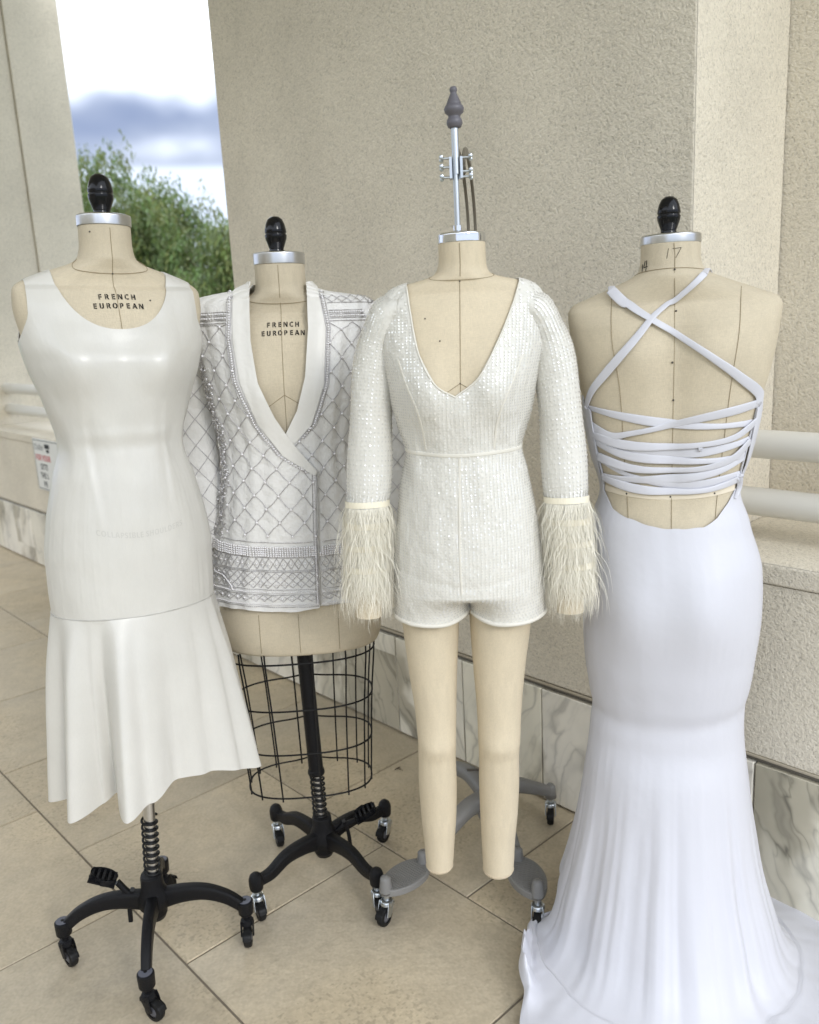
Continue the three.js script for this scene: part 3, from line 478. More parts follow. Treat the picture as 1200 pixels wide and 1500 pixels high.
  lettering(D, 0, -.075, .10, 1.005, 1.03, dress, { name: 'show_through_print', off: .0007, bend: .05, mat: { opacity: 0.09, roughness: .4 }, draw: (c, W, Hh) => { c.fillStyle = '#4a4a4c'; c.font = `bold ${Math.round(Hh * .62)}px sans-serif`; c.textAlign = 'center'; c.fillText('COLLAPSIBLE SHOULDERS', W / 2, Hh * .75, W * .96); } });
}

// ================================================================== beaded jacket form
const beadG = new THREE.CylinderGeometry(0.00085, 0.00085, 0.0031, 5), pearlG = new THREE.IcosahedronGeometry(1, 1), seedG = new THREE.IcosahedronGeometry(1, 0);
function beads(name, list, geo, mat, parent) { // list of {p, dir?, s?}
  const m = new THREE.InstancedMesh(geo, mat, list.length), q = new THREE.Quaternion(), M = new THREE.Matrix4();
  list.forEach((b, i) => { q.identity(); if (b.d) q.setFromUnitVectors(V(0, 1, 0), b.d); M.compose(b.p, q, V(b.s ?? 1, b.s ?? 1, b.s ?? 1)); m.setMatrixAt(i, M); });
  m.name = name; m.userData.kind = 'stuff'; m.castShadow = m.receiveShadow = true; parent.add(m); return m;
}
{
  const O = [-1.600, -1.113], yaw = (55.18 - 4) * Math.PI / 180, tilt = -0.02;
  const root = thing('dress_form', 'linen dress form on a wire cage and black wheeled base under the beaded jacket', 'dress form', [O[0], 0, O[1]], yaw);
  const tl = m => { m.rotation.z = tilt; return m; };
  const cx = -0.022, bm = bustMod(1.27, 0.085, 0.028);
  const B = new Loft([[1.532, .0545, .055, .056, cx, .004], [1.50, .055, .056, .057, cx, .002], [1.482, .058, .058, .06, cx], [1.472, .063, .06, .062, cx], [1.464, .078, .058, .062, cx], [1.452, .115, .052, .06, cx], [1.438, .155, .047, .055, cx], [1.428, .172, .046, .053, cx], [1.416, .178, .056, .062, cx, 0, 2.3], [1.39, .178, .072, .08, cx, 0, 2.4], [1.33, .168, .092, .096, cx, 0, 2.3], [1.27, .158, .10, .10, cx, 0, 2.2], [1.2, .14, .10, .095, cx], [1.1, .122, .095, .088, cx], [1.0, .148, .105, .10, cx], [.88, .175, .112, .115, cx, 0, 2.2], [.78, .190, .115, .12, cx, 0, 2.3], [.70, .192, .115, .12, cx, 0, 2.4], [.664, .185, .11, .115, cx, 0, 2.4], [.655, .178, .105, .11, cx, 0, 2.4], [.652, .16, .09, .10, cx, 0, 2.4], [.651, .001, .001, .001, cx]], bm);
  tl(part('torso', toGeo(B.grid(120, 200)), MF, root));
  tl(neckCap(root, cx, 1.532, .004, .056, .057, .025, MSteel)); tl(knob(root, cx - .004, 1.557, .004, 1.12));
  tl(part('seam', merge([seam(B, [[cx, 1.528], [cx, 1.49], [cx, 1.46]]), seam(B, [[cx, 1.45], [cx, 1.36], [cx, 1.28], [cx, 1.18]]), seam(B, [[cx, 1.255], [cx + .03, 1.235], [cx + .06, 1.215]]), seam(B, [[cx, 1.255], [cx - .03, 1.235], [cx - .06, 1.215]]), seam(B, [[cx, .76], [cx, .72], [cx, .665]]), seam(B, [[cx - .09, .76], [cx - .09, .665]]), seam(B, [[cx + .09, .76], [cx + .09, .665]]),
    tube([-80, -60, -40, -20, 0, 20, 40, 60, 80].map(a => { const th = a * Math.PI / 180, t = B.tOf(1.478 - .03 * Math.cos(th)); return B.P(th, t).addScaledVector(B.N(th, t), .0006); }), .0007, 60, 5)]), MSeam, root));
  tl(lettering(B, 0, cx - .047, cx + .053, 1.378, 1.413, root, { draw: stencil, bend: -.005 }));
  part('pole', swept([[-.004, .30, 0], [-.010, .66, 0]], () => [.0185, .0185], { seg: 3, ring: 30 }), MIron, root);
  part('pole_collar', moved(lathe([[.014, 0], [.0205, 0], [.0215, .004], [.0205, .012], [.0185, .014]], 30), -.004, .293, 0), MIron, root);
  part('inner_pole', swept([[-.002, .16, 0], [-.004, .31, 0]], () => [.0125, .0125], { seg: 2, ring: 26 }), MSteel, root);
  spring(root, -.003, 0, .175, .292, .0165, 8);
  const ends = [[-1.809, -1.108], [-1.600, -1.324], [-1.395, -1.115], [-1.597, -0.904]].map(e => toLocal(e[0], e[1], O, yaw));
  castBase(root, [0, 0], ends, .175, false, [.3, -.6, .2, .4]);
  pedal(root, [.01, -.01], .135, 1.75, .0);
  // wire cage
  const ringPts = (h, a, b, dent = 0) => Array.from({ length: 56 }, (_, i) => { const t = i / 56 * 2 * Math.PI, e = 2 / 2.6; const x = a * spow(Math.sin(t), e), z = b * spow(Math.cos(t), e); return V(cx * .8 + x, h, z + (z < 0 ? dent * Math.exp(-((x / .03) ** 2)) : 0)); });
  const lev = [[.635, .180, .105], [.515, .168, .10], [.40, .160, .096], [.283, .153, .092]];
  for (const [h, a, b] of lev) part('cage_ring', tube(ringPts(h, a, b, -.015), .0024, 160, 6, true), MRubber, root);
  for (let k = 0; k < 14; k++) { const i = Math.round((k + .35) / 14 * 56) % 56, pts = lev.map(([h, a, b]) => ringPts(h, a, b)[i]); pts.unshift(pts[0].clone().setY(.66)); pts.push(pts[4].clone().setY(.274)); part('cage_wire', tube(pts.map(p => p), .0022, 24, 6), MRubber, root); }

  // the jacket
  const jk = thing('beaded_jacket', 'ivory wrap jacket with silver bead trellis, pearls and plain shawl collar', 'jacket', [O[0], 0, O[1]], yaw, tilt);
  const bm2 = bustMod(1.27, 0.09, 0.026, .06, .08);
  const J = new Loft([[1.492, .064, .066, .068, cx], [1.484, .072, .066, .07, cx], [1.474, .10, .064, .07, cx], [1.466, .15, .06, .066, cx], [1.458, .186, .058, .064, cx], [1.447, .197, .066, .07, cx, 0, 2.3], [1.42, .198, .08, .085, cx, 0, 2.4], [1.36, .190, .098, .104, cx, 0, 2.3], [1.28, .178, .112, .112, cx, 0, 2.2], [1.2, .163, .114, .108, cx, 0, 2.1], [1.12, .152, .113, .105, cx], [1.0, .168, .118, .115, cx], [.9, .188, .122, .124, cx, 0, 2.1], [.82, .200, .125, .13, cx, 0, 2.2], [.755, .205, .128, .134, cx, 0, 2.2]], (p, th, h) => {
    bm2(p, th, h); const k = .0045 * (fbm(th * 5 + 2, h * 5, 7, 3) - .5) + .0016 * Math.sin(th * 22) * sst(.1, .3, Math.abs(th)) + .003 * Math.sin(th * 11 + 1) * (1 - sst(.75, .85, h)); p.x += k * Math.sin(th); p.z += k * Math.cos(th);
  });
  const poly = pts => x => { for (let i = 0; i < pts.length - 1; i++) if ((x - pts[i][0]) * (x - pts[i + 1][0]) <= 0) return lerp(pts[i][1], pts[i + 1][1], (x - pts[i][0]) / (pts[i + 1][0] - pts[i][0])); return x > pts[0][0] ? pts[0][1] : pts[pts.length - 1][1]; };
  // tables by height of the inner and outer collar lines (already in the jacket's own frame)
  const TL = h => 0.02 * h; // take the lean out
  const nl = [[1.50, -.056], [1.478, -.057], [1.372, -.059], [1.285, -.048], [1.209, -.02], [1.173, .0], [1.13, .028], [1.089, .060], [.941, .053], [.74, .042]].map(([h, x]) => [h, x - TL(h)]);
  const nrr = [[1.50, .066], [1.478, .066], [1.394, .064], [1.294, .051], [1.221, .028], [1.173, .0], [1.13, -.03], [1.0, -.2]].map(([h, x]) => [h, x - TL(h)]);
  const cl = [[1.50, -.090], [1.473, -.091], [1.374, -.096], [1.287, -.085], [1.197, -.056], [1.126, -.01], [1.085, .045], [1.075, .06], [.94, .06], [.74, .06]].map(([h, x]) => [h, x - TL(h)]);
  const cr = [[1.50, .086], [1.479, .088], [1.393, .100], [1.277, .089], [1.189, .055], [1.154, .02], [1.12, -.02], [1.0, -.2]].map(([h, x]) => [h, x - TL(h)]);
  const NL = poly(nl), NR = poly(nrr), CL = poly(cl), CR = poly(cr);
  const hem = x => .778 + .0025 * Math.sin(x * 30) + .001 * Math.sin(x * 90 + 1);
  const front = p => p.z > -0.01;
  const under = clip(J.grid(220, 200), p => Math.min(p.y - hem(p.x), front(p) ? Math.max(p.x - Math.max(CR(p.y), -.07), -1) : Math.max(.03, 1)));
  part('under_front', toGeo(solidify(under, .002)), MJacket, jk);
  const over = clip(J.grid(220, 200, { off: .006, a0: -Math.PI / 2 - .25, a1: .9 }), p => Math.min(p.y - hem(p.x) + .003, Math.min(CL(p.y), NL(p.y)) - p.x));
  part('over_front', toGeo(solidify(over, .002)), MJacket, jk);
  const colL = clip(J.grid(220, 220, { off: (th, p) => .0088 + .0018 * Math.sin(clamp((p.x - CL(p.y)) / (NL(p.y) - CL(p.y) || 1)) * Math.PI), a0: -1.5, a1: .9, t1: J.tOf(1.07) }), p => Math.min(NL(p.y) - p.x, p.x - CL(p.y) + .001, p.y - 1.08));
  const colR = clip(J.grid(220, 220, { off: (th, p) => .003 + .0018 * Math.sin(clamp((CR(p.y) - p.x) / (CR(p.y) - NR(p.y) || 1)) * Math.PI), a0: -.9, a1: 1.5, t1: J.tOf(1.10) }), p => Math.min(p.x - NR(p.y), CR(p.y) - p.x + .001, p.y - 1.12));
  part('collar', toGeo(solidify(colL, .0025)), MCollar, jk); part('collar', toGeo(solidify(colR, .0025)), MCollar, jk);
  part('front_piping', tube(nl.filter(q => q[0] < 1.10).map(([h, x]) => J.front(x, Math.max(h, .782), .007).p), .0016, 60, 6), MCollar, jk);
  // beading
  const bead = [], pearl = [], grains = [], off = p => p.x < CL(p.y) + .002 && p.y < 1.44 ? .0075 : .0015;
  const dirLine = (a, b, keep, ps) => { // a,b: [arc, height]
    const L = Math.hypot(a[0] - b[0], a[1] - b[1]), n = Math.max(1, Math.round(L / .0036)); let last = null;
    for (let i = 0; i < n; i++) { const f0 = i / n, f1 = (i + .9) / n, A = J.arc(lerp(a[0], b[0], f0), lerp(a[1], b[1], f0)), Bq = J.arc(lerp(a[0], b[0], f1), lerp(a[1], b[1], f1)); if (!A || !Bq) continue; if (keep && !keep(A)) continue; const o = off(A.p) + .0006; A.p.addScaledVector(A.n, o); Bq.p.addScaledVector(Bq.n, o); const d = Bq.p.clone().sub(A.p).normalize(); bead.push({ p: A.p.lerp(Bq.p, .5), d, s: rr(.85, 1.1) }); }
  };
  const putPearl = (s, h, r, keep) => { const A = J.arc(s, h); if (!A || (keep && !keep(A))) return; A.p.addScaledVector(A.n, off(A.p) + r * .8); pearl.push({ p: A.p, s: r }); };
  const inPanel = A => { const p = A.p; if (A.n.z < -.1) return false; if (p.x <= Math.min(CL(p.y), NL(p.y)) - .004) return true; return p.x >= CR(p.y) + .003 && (p.y > 1.09 || p.x > NL(p.y) + .004); };
  setSeed(3);
  const cw = .052, ch = .060;
  for (let r = -12; r < 30; r++) for (let c = -9; c <= 9; c++) {
    const sl = .10, X = (i, j) => (i + (j & 1) * .5) * cw, Y = j => .945 + j * ch / 2; // rows j of nodes
    const s0 = X(c, r), h0 = Y(r) + s0 * -.04; if (h0 < .925 || h0 > 1.405) continue;
    const j = () => rr(-.0025, .0025);
    putPearl(s0, h0, .0029, inPanel);
    for (const dx of [-.5, .5]) { const s1 = s0 + dx * cw, h1 = Math.min(1.405, Y(r + 1) + s1 * -.04); const m = [(s0 + s1) / 2 + j(), (h0 + h1) / 2 + j()]; dirLine([s0, h0], m, inPanel); dirLine(m, [s1, h1], inPanel); }
  }
  const hline = (h, s0, s1, keep = inPanel) => { for (let s = s0; s < s1; s += .04) dirLine([s, h(s)], [Math.min(s1, s + .04), h(Math.min(s1, s + .04))], keep); };
  const prow = (h, s0, s1, r, step = r * 2.15) => { for (let s = s0; s < s1; s += step) putPearl(s, h(s), r, inPanel); };
  const K = h => s => h - .03 * s;
  const S0 = -.24, S1 = .24;
  for (const h of [.931, .897, .868, .8645, .8235, .812, .7835]) hline(K(h), S0, S1);
  for (const h of [.9195, .9148, .9101, .9054, .9010]) prow(K(h), S0, S1, .0024);
  prow(K(.8175), S0, S1, .0017); prow(K(.789), S0, S1, .0015);
  const small = (hb, ht, w, r) => { for (let s = S0; s < S1; s += w) { const a = K(hb), b = K(ht); dirLine([s, a(s)], [s + w / 2, b(s)], inPanel); dirLine([s + w / 2, b(s)], [s + w, a(s)], inPanel); dirLine([s, b(s)], [s + w / 2, a(s)], inPanel); dirLine([s + w / 2, a(s)], [s + w, b(s)], inPanel); putPearl(s, K((hb + ht) / 2)(s), r, inPanel); putPearl(s + w / 2, K((hb + ht) / 2)(s), r, inPanel); } };
  small(.870, .895, .031, .0023); small(.845, .863, .036, .0019); small(.827, .845, .036, .0019); small(.7955, .811, .042, .0025);
  for (let a = 0; a <= 90; a += 2.6) for (const [R, t] of [[.052, 0], [.058, 1], [.064, 0]]) { const s = -.205 + R * Math.sin(a * Math.PI / 180), h = .822 + .6 * R * Math.cos(a * Math.PI / 180); t ? putPearl(s, h, .0019, inPanel) : dirLine([s, h], [s + .003 * Math.cos(a * Math.PI / 180), h - .002 * Math.sin(a * Math.PI / 180)], inPanel); }
  // collar edging, closing edge, yoke
  const edge = (tab, dx, h0, h1, r, mode) => { for (let h = h0; h > h1; h -= mode ? r * 2.1 : .0036) { const f = J.front(tab(h) + dx, h), o = dx <= 0 ? .0085 : .0025, p = f.p.addScaledVector(f.n, o); if (mode) pearl.push({ p, s: r }); else { const g = J.front(tab(h - .003) + dx, h - .003, o).p; bead.push({ p, d: g.sub(p).normalize() }); } } };
  for (const d of [-.003, -.0115]) edge(CL, d, 1.47, 1.083, 0, 0); edge(CL, -.007, 1.47, 1.083, .0024, 1);
  for (const d of [.003, .0115]) edge(CR, d, 1.47, 1.16, 0, 0); edge(CR, .007, 1.47, 1.16, .0024, 1);
  for (const d of [-.003, -.010]) edge(NL, d, 1.083, .785, 0, 0); edge(NL, -.0065, 1.083, .785, .0017, 1);
  const yk = A => A.n.z > -.2 && (A.p.x < CL(A.p.y) - .012 || A.p.x > CR(A.p.y) + .012);
  for (const h of [1.408, 1.414, 1.422, 1.430, 1.446]) hline(() => h, S0, S1, yk);
  for (let s = S0; s < S1; s += .0052) for (const h of [1.418, 1.426]) putPearl(s, h, .0021, yk);
  for (let s = S0; s < S1; s += .022) { dirLine([s, 1.447], [s + .022, 1.462], yk); dirLine([s + .022, 1.447], [s, 1.462], yk); }
  // dense scrolling band down the armhole and side
  const band = poly([[1.40, -.190], [1.337, -.183], [1.278, -.171], [1.204, -.160], [1.143, -.150], [1.053, -.156], [.977, -.173], [.935, -.180]].map(([h, x]) => [h, x - TL(h) + .004]));
  for (let h = 1.40; h > .935; h -= .0011) for (let q = 0; q < 4; q++) { const w = .0155 + .004 * Math.sin(h * 60), f = J.front(band(h) + rr(-w, w), h, .0085); if (rnd() < .22) pearl.push({ p: f.p, s: rr(.0012, .0022) }); else grains.push({ p: f.p, s: rr(.0009, .0018) }); }
  for (const d of [-.018, .018]) edge(h => band(h) + Math.sin(h * 60) * .003, d, 1.40, .94, 0, 0);
  // sleeves hanging beside the body
  for (const sg of [-1, 1]) {
    const pts = sg < 0 ? [[-.205, 1.44, -.01], [-.222, 1.36, -.02], [-.232, 1.24, -.025], [-.236, 1.10, -.02], [-.222, .97, .0], [-.215, .90, .01]] : [[.155, 1.44, -.01], [.185, 1.36, -.02], [.212, 1.24, -.025], [.222, 1.10, -.02], [.215, .97, 0], [.21, .90, .01]];
    part('sleeve', swept(pts, t => [lerp(.030, .046, sst(0, .4, t)) - .006 * sst(.7, 1, t), lerp(.055, .026, sst(0, .5, t)), 2], { side: V(1, 0, 0), seg: 40, ring: 40, cap: false }), MJacket, jk);
    const c = curve(pts), sp = (a, t) => { const p = c.getPoint(t); return p.add(V(Math.cos(a) * (lerp(.030, .046, sst(0, .4, t)) + .0012), 0, Math.sin(a) * (lerp(.055, .026, sst(0, .5, t)) + .0012))); };
    for (let r = 0; r < 22; r++) for (let q = 0; q < 6; q++) for (const d of [-1, 1]) { const a0 = (q + (r & 1) * .5) / 6 * 2 * Math.PI, a1 = a0 + d * Math.PI / 6, t0 = .08 + r * .042, t1 = t0 + .042; if (t1 > 1) continue; for (let i = 0; i < 12; i++) { const A = sp(lerp(a0, a1, i / 12), lerp(t0, t1, i / 12)), Bp = sp(lerp(a0, a1, (i + .8) / 12), lerp(t0, t1, (i + .8) / 12)); bead.push({ p: A.clone().lerp(Bp, .5), d: Bp.sub(A).normalize() }); } }
  }
  beads('bugle_beads', bead, beadG, MBead, jk); beads('pearls', pearl, pearlG, MPearl, jk); beads('seed_beads', grains, seedG, MBead, jk);
}

// ================================================================== sequin romper on the full-body form
{
  const O = [-1.099, -1.163], yaw = 43.37 * Math.PI / 180;
  const root = thing('full_body_form', 'cream full-body form with legs hanging from the grey stand', 'mannequin', [O[0], 0, O[1]], yaw);
  const cx = .006, bm = bustMod(1.265, .07, .03, .045, .055);
  const B = new Loft([[1.530, .0425, .044, .044, .010, .004], [1.50, .043, .045, .045, .010, .002], [1.485, .046, .048, .05, .009], [1.475, .054, .05, .054, .008], [1.468, .075, .05, .056, .007], [1.460, .108, .048, .054, .006], [1.445, .135, .048, .052, .006], [1.42, .148, .06, .064, .006, 0, 2.3], [1.36, .148, .08, .08, .004, 0, 2.3], [1.30, .138, .09, .085, .002, 0, 2.2], [1.24, .125, .092, .082], [1.15, .106, .085, .075], [1.05, .124, .092, .088], [.97, .13, .09, .095], [.94, .11, .07, .08], [.93, .05, .04, .04], [.929, .001, .001, .001]], bm);
  part('torso', toGeo(B.grid(110, 170)), MFtight, root);
  neckCap(root, .010, 1.530, .004, .0435, .045, .017, MChrome);
  part('seam', merge([seam(B, [[.006, 1.527], [.006, 1.49], [.005, 1.47]]), seam(B, [[.004, 1.46], [.001, 1.36], [-.002, 1.27]]), seam(B, [[-.002, 1.285], [.02, 1.272], [.04, 1.262]]), seam(B, [[-.002, 1.285], [-.024, 1.272], [-.044, 1.262]]), tube([-80, -60, -40, -20, 0, 20, 40, 60, 80].map(a => { const th = a * Math.PI / 180, t = B.tOf(1.476 - .012 * Math.cos(th)); return B.P(th, t).addScaledVector(B.N(th, t), .0003); }), .0006, 60, 5)]), MSeam, root);
  for (const [x, h] of [[.004, 1.462], [-.06, 1.40], [-.035, 1.36], [-.002, 1.285]]) { const q = B.front(x, h, .0006); part('pin', moved(new THREE.SphereGeometry(.0014, 8, 6), q.p.x, q.p.y, q.p.z), MPin, root); }
  const legRows = { L: [[.90, .062, -.072], [.81, .058, -.080], [.70, .050, -.080], [.60, .0425, -.078], [.543, .0402, -.078], [.50, .0395, -.080], [.44, .0405, -.0815], [.36, .0385, -.083], [.28, .033, -.085], [.232, .0298, -.0865], [.222, .0285, -.087], [.218, .024, -.087], [.217, .001, -.087]], R: [[.90, .064, .062], [.80, .0612, .0605], [.70, .053, .056], [.60, .0455, .053], [.54, .0435, .0515], [.50, .042, .050], [.44, .0425, .049], [.36, .0405, .047], [.28, .036, .0435], [.222, .0335, .042], [.212, .0325, .0415], [.207, .028, .0415], [.206, .001, .0415]] };
  for (const k of ['L', 'R']) {
    const L = new Loft(legRows[k].map(([h, a, x]) => [h, a, a * 1.02, a * 1.08, x, -.012 - .02 * sst(.55, .3, h) + .006 * Math.exp(-(((h - .56) / .05) ** 2))]), (p, th, h) => { const kn = .004 * Math.exp(-(((h - .535) / .022) ** 2)) * Math.max(0, Math.cos(th)); p.z += kn; });
    const leg = part('leg', toGeo(L.grid(56, 110)), MFtight, root);
    const hb = k === 'L' ? .226 : .216; part('ankle_seam', tube(Array.from({ length: 30 }, (_, i) => { const a = i / 30 * 2 * Math.PI, t = L.tOf(hb); return L.P(a, t).addScaledVector(L.N(a, t), .0002); }), .0011, 90, 5, true), std(0.62, 0.52, 0.38, .9), leg);
  }
  const armPts = { L: [[-.125, 1.405, -.005], [-.155, 1.345, -.01], [-.172, 1.27, -.008], [-.180, 1.17, 0], [-.189, 1.06, .012], [-.196, .94, .022], [-.20, .832, .03]], R: [[.138, 1.40, -.005], [.168, 1.34, -.01], [.182, 1.27, -.008], [.188, 1.17, 0], [.192, 1.05, .012], [.195, .94, .022], [.196, .83, .03]] };
  for (const k of ['L', 'R']) part('arm', swept(armPts[k], t => [lerp(.030, .026, t) - .01 * (1 - sst(0, .15, t)), lerp(.034, .026, t) - .012 * (1 - sst(0, .15, t))], { side: V(1, 0, 0), seg: 36, ring: 24 }), MFtight, root);
  // hanging rod, clamp and finial
  part('hanging_rod', merge([moved(new THREE.CylinderGeometry(.0052, .0052, .10, 18), .004, 1.61, .004), moved(new THREE.CylinderGeometry(.0066, .0066, .085, 18), .005, 1.69, .004), moved(new THREE.CylinderGeometry(.0042, .0042, .04, 14), .004, 1.565, .004)]), MZinc, root);
  part('nut', merge([moved(new THREE.CylinderGeometry(.0088, .0088, .009, 6), .004, 1.556, .004), moved(new THREE.CylinderGeometry(.011, .011, .002, 24), .004, 1.549, .004)]), MChrome, root);
  // the stand, in its own thing
  const st = thing('display_stand', 'grey wheeled stand with footplates and a bent pole holding the full-body form', 'stand', [O[0], 0, O[1]], yaw);
  const hubW = toLocal(-1.367, -1.50, O, yaw), hx = hubW[0], hz = hubW[1];
  const ax = .005, az = .004;
  part('pole', merge([swept([[hx, .10, hz], [hx, .8, hz], [hx, 1.50, hz]], () => [.014, .014], { seg: 6, ring: 24, cap: true })]), MGrey, st);
  part('gooseneck', merge([-1, 1].map(s => swept([[hx + s * .008, 1.45, hz], [hx + s * .008, 1.62, hz + .01], [lerp(hx, ax, .25) + s * .008, 1.705, hz + .09], [lerp(hx, ax, .6) + s * .008, 1.715, lerp(hz, az, .6)], [ax + .008 + s * .006, 1.672, az - .03], [ax + .008 + s * .006, 1.655, az - .012]], () => [.0035, .008, 4], { side: V(1, 0, 0), seg: 40, ring: 14 }))), std(.20, .18, .145, .45, { metalness: .5 }), st);
  part('clamp', merge([...[-1, 1].map(s => moved(new THREE.BoxGeometry(.0045, .036, .022), ax + s * .0095, 1.658, az - .002)), moved(new THREE.BoxGeometry(.022, .034, .004), ax, 1.658, az - .013)]), MZinc, st);
  for (const [y, s] of [[1.675, -1], [1.675, 1], [1.660, -1], [1.652, 1], [1.643, -1], [1.643, 1]]) part('wing_bolt', merge([moved(new THREE.CylinderGeometry(.0022, .0022, .016, 10), ax + s * .019, y, az, 0, 0, Math.PI / 2), ...[-1, 1].map(q => { const e = new THREE.SphereGeometry(.0042, 12, 8); e.scale(.9, 1, .35); return moved(e, ax + s * .026, y + q * .0018, az + q * .005); })]), MZinc, st);
  part('finial', moved(lathe([[.001, .0675], [.004, .067], [.0055, .064], [.0056, .0605], [.0045, .058], [.0048, .056], [.008, .048], [.0105, .041], [.0112, .039], [.0105, .0385], [.0132, .036], [.0148, .031], [.0135, .025], [.009, .0205], [.0088, .0175], [.0100, .0155], [.0115, .012], [.0118, .007], [.0095, .001], [.007, 0]].reverse().map(p => [p[0] * 1.2, p[1]]), 40), ax, 1.724, az), MFinial, st);
  part('hub', moved(lathe([[.001, 0], [.032, 0], [.036, .008], [.036, .05], [.030, .066], [.022, .074], [.018, .12], [.001, .12]], 36), hx, .085, hz), MGrey, st);
  part('locking_pin', merge([moved(new THREE.CylinderGeometry(.0035, .0035, .05, 12), hx - .035, .225, hz, 0, 0, Math.PI / 2), moved(new THREE.CylinderGeometry(.0055, .0055, .012, 12), hx - .02, .225, hz, 0, 0, Math.PI / 2)]), MPin, st);
  const feet = [[-1.352, -1.107, 1], [-1.081, -1.337, 1], [-1.317, -1.695, 0], [-1.66, -1.60, 0]];
  for (const [wx, wz, plate] of feet) {
    const [x, z] = toLocal(wx, wz, O, yaw), d = V(x - hx, 0, z - hz), L = d.length(); d.normalize(); const at = (r, h) => V(hx + d.x * r, h, hz + d.z * r), side = V(-d.z, 0, d.x), inner = plate ? L - .128 : L;
    part('leg', swept([at(.01, .145), at(inner * .35, .155), at(inner * .7, .125), at(inner, .092)], t => [lerp(.027, .014, t), lerp(.026, .014, t), 2.6], { side, seg: 20, ring: 20 }), MGrey, st);
    if (plate) {
      const sh = new THREE.Shape(); sh.moveTo(0, -.075); sh.bezierCurveTo(.030, -.06, .042, -.02, .040, .01); sh.bezierCurveTo(.038, .05, .018, .068, 0, .078); sh.bezierCurveTo(-.018, .068, -.038, .05, -.040, .01); sh.bezierCurveTo(-.042, -.02, -.030, -.06, 0, -.075);
      const g = new THREE.ExtrudeGeometry(sh, { depth: .012, bevelEnabled: true, bevelSize: .003, bevelThickness: .003, bevelSegments: 3, curveSegments: 24 }).rotateX(-Math.PI / 2), ribs = [];
      for (let k = -9; k <= 9; k++) { const w = .036 * Math.sqrt(Math.max(0, 1 - (k / 10.5) ** 2)); ribs.push(moved(new THREE.BoxGeometry(w * 2, .0016, .003), 0, .0155, k * .0068)); }
      const ctr = at(L - .064, .078), M = new THREE.Matrix4().makeBasis(side.clone().negate(), V(0, 1, 0), V(0, 0, 0).crossVectors(side.clone().negate(), V(0, 1, 0))).setPosition(ctr);
      const fp = part('footplate', g.applyMatrix4(M), MGrey, st); part('tread', merge(ribs).applyMatrix4(M), MGrey, fp);
      for (const r of [L - .128, L]) part('peg', moved(lathe([[.001, .042], [.008, .041], [.0125, .036], [.0135, .026], [.0165, .004], [.0165, 0], [.001, 0]], 28), at(r, 0).x, .082, at(r, 0).z), MGrey, st);
    } else part('peg', moved(lathe([[.001, .04], [.009, .039], [.0135, .033], [.015, .02], [.0165, 0], [.001, 0]], 28), x, .076, z), MGrey, st);
    caster(st, x, z, rr(-.6, .6), false);
  }

  // the romper
  const rp = thing('sequin_romper', 'ivory sequin romper with plunging neckline and feather cuffs', 'romper', [O[0], 0, O[1]], yaw);
  const uni = (th, c, w, d) => { const s = Math.abs(Math.sin(th)), k = Math.cos(th), A = (s / w) ** 2 + (k / d) ** 2, Bq = -2 * s * c / (w * w), C = (c / w) ** 2 - 1, D = Bq * Bq - 4 * A * C; return D <= 0 ? .0015 : Math.max(.0015, (-Bq + Math.sqrt(D)) / (2 * A)); };
  const R = new Loft([[1.478, .056, .055, .058, .008], [1.470, .080, .056, .06, .007], [1.463, .112, .054, .058, .006], [1.448, .140, .054, .058, .006], [1.42, .153, .066, .07, .006, 0, 2.3], [1.36, .152, .086, .086, .004, 0, 2.3], [1.30, .143, .096, .09, .002, 0, 2.2], [1.24, .1335, .098, .088, 0], [1.19, .120, .094, .084, 0], [1.155, .1125, .091, .082, 0], [1.11, .120, .095, .088, 0], [1.04, .1335, .10, .098, .001], [.96, .144, .105, .11, .001], [.90, .149, .106, .112, 0], [.86, .1505, .106, .108, 0], [.832, .152, .107, .105, 0]], (p, th, h) => {
    bm(p, th, h);
    const k = 1 - sst(.838, .885, h); if (k > 0) { const r0 = Math.hypot(p.x, p.z), r1 = uni(th + .02, .0755, .0745, .088), r = lerp(r0, r1, k), ang = Math.atan2(p.x, p.z); p.x = Math.sin(ang) * r; p.z = Math.cos(ang) * r; p.y += -.012 * k * Math.abs(Math.cos(th)) * sst(.1, .5, Math.abs(th)); }
    const w = .005 * (fbm(th * 4 + 3, h * 9, 11, 3) - .5) + .0024 * Math.sin(th * 6 + h * 45) * sst(.3, 1.1, Math.abs(th)) * Math.exp(-(((h - 1.15) / .06) ** 2)) - .0012 * Math.exp(-(((h - .905 - .12 * Math.abs(th) * .2) / .008) ** 2)) * Math.max(0, Math.cos(th)); p.x += w * Math.sin(th); p.z += w * Math.cos(th);
  });
  const vl = [[1.50, -.094], [1.457, -.092], [1.41, -.086], [1.338, -.073], [1.283, -.044], [1.262, -.012]], vr = [[1.50, .113], [1.455, .110], [1.424, .099], [1.355, .067], [1.291, .028], [1.262, -.012]];
  const ip = (tab, h) => { for (let i = 0; i < tab.length - 1; i++) if (h <= tab[i][0] && h >= tab[i + 1][0]) return lerp(tab[i][1], tab[i + 1][1], (tab[i][0] - h) / (tab[i][0] - tab[i + 1][0])); return tab[0][1]; };
  const vf = p => { if (p.y < 1.262) return 1; const l = ip(vl, p.y), r = ip(vr, p.y); if (p.z < -.006) return p.y > 1.455 ? Math.abs(p.x - .008) - .1 : 1; return Math.max(l - p.x, p.x - r); };
  part('body', toGeo(solidify(clip(R.grid(220, 240), p => clamp(vf(p), -.05, .05)), .0018)), MRomper, rp);
  part('neck_edging', merge([vl, vr].map(tab => tube(dense(tab.filter(q => q[0] < 1.46), 30).map(([h, x]) => R.front(x, h, .0005).p), .0017, 70, 6))), MRomperBand, rp);
